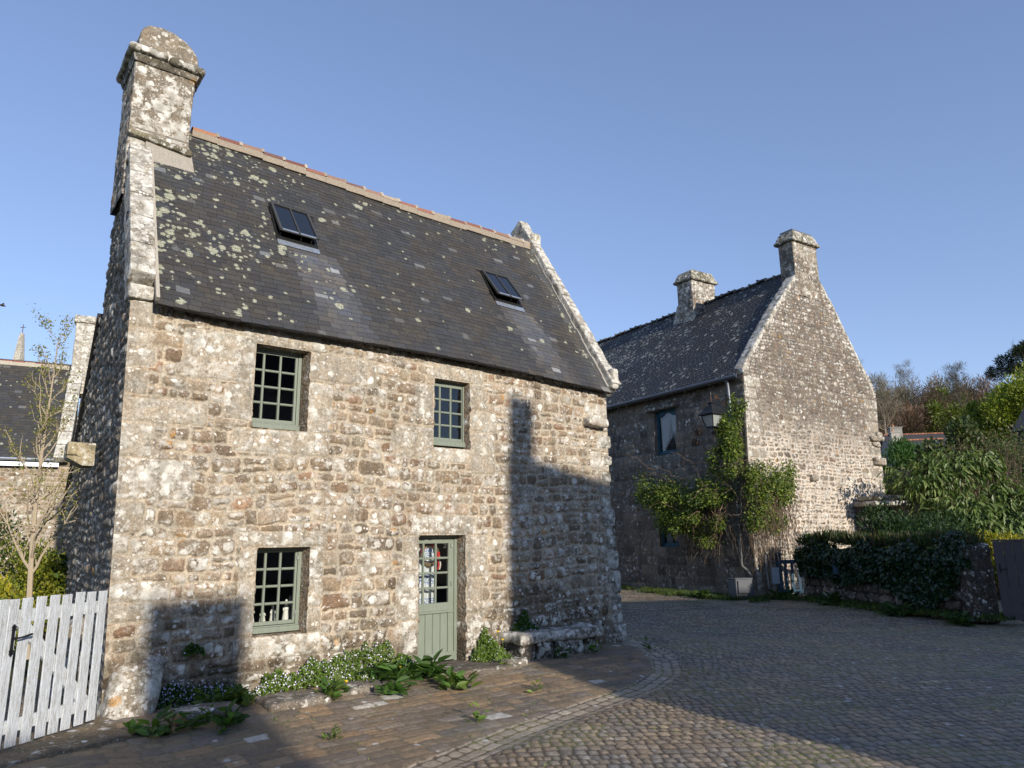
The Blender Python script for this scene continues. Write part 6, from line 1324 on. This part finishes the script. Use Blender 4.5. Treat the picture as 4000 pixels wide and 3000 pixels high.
# a house further along the lane, hidden behind the first house from here, seen mirrored in the blue window
x_, y_ = toW(2.6, 15.); far_house('plain stone house standing behind the sage green windowed house along the lane', x_, y_, 9., 6.5, 5.6, 9.6, A1 + R(90), (.26, .23, .19), (.045, .045, .048), [(3.6, 1.2, .8, 1.0, (.28, .26, .22))], False).location.z = 0
caster('long stone terrace further behind the viewer, seen only in window reflections', -22., -44., 34., .0, 11.4, [])  # added out of view so the panes mirror something dark, also cuts sky light
# ================================================================= camera, light, sky
cam = bpy.data.cameras.new('camera'); co = bpy.data.objects.new('camera', cam); COL.objects.link(co)
pit, rol = R(12.33), R(.82)
fwd = Vector((0, math.cos(pit), math.sin(pit))); rt = Vector((1, 0, 0)); up = Vector((0, -math.sin(pit), math.cos(pit)))
X = rt * math.cos(rol) + up * -math.sin(rol) * -1 * -1; 
X = rt * math.cos(rol) - up * math.sin(rol); Yv = rt * math.sin(rol) + up * math.cos(rol)
co.matrix_world = Matrix(((X.x, Yv.x, -fwd.x, 0), (X.y, Yv.y, -fwd.y, 0), (X.z, Yv.z, -fwd.z, 1.9), (0, 0, 0, 1)))
cam.sensor_width = 36; cam.lens = 2773 / 4000 * 36; cam.clip_start = .1; cam.clip_end = 3000
scene.camera = co
SUN_AZ, SUN_EL = R(147.), R(18.5)
sd = Vector((math.sin(SUN_AZ) * math.cos(SUN_EL), math.cos(SUN_AZ) * math.cos(SUN_EL), math.sin(SUN_EL)))
sl = bpy.data.lights.new('sun', 'SUN'); sl.energy = 4.1; sl.angle = R(.53); sl.color = (1., .915, .80)
so = bpy.data.objects.new('sun', sl); COL.objects.link(so); so.rotation_euler = sd.to_track_quat('Z', 'Y').to_euler()
w = bpy.data.worlds.new('World'); scene.world = w; w.use_nodes = True; nt = w.node_tree; nt.nodes.clear()
sk = nt.nodes.new('ShaderNodeTexSky'); sk.sky_type = 'NISHITA'; sk.sun_disc = False; sk.sun_elevation = SUN_EL; sk.sun_rotation = SUN_AZ
sk.air_density = 1.0; sk.dust_density = 0.; sk.ozone_density = 4.; sk.altitude = 60
bg = nt.nodes.new('ShaderNodeBackground'); bg.inputs[1].default_value = .15
ou = nt.nodes.new('ShaderNodeOutputWorld'); 
def vm(op, a, v):
    n = nt.nodes.new('ShaderNodeMix'); n.data_type = 'RGBA'; n.blend_type = op; n.inputs[0].default_value = 1; nt.links.new(a, n.inputs[6]); n.inputs[7].default_value = (*v, 1); return n.outputs[2]
gm = nt.nodes.new('ShaderNodeGamma'); gm.inputs[1].default_value = .7      # evens the sky out, as the phone's tone mapping does
nt.links.new(vm('DIVIDE', sk.outputs[0], (4., 4., 4.)), gm.inputs[0]); nt.links.new(vm('MULTIPLY', gm.outputs[0], (3.72, 3.52, 4.)), bg.inputs[0]); nt.links.new(bg.outputs[0], ou.inputs[0])
scene.view_settings.view_transform = 'Standard'; scene.view_settings.look = 'None'; scene.view_settings.exposure = .40; scene.view_settings.gamma = 1
scene.render.engine = 'CYCLES'
scene.cycles.max_bounces = 8; scene.cycles.transparent_max_bounces = 12
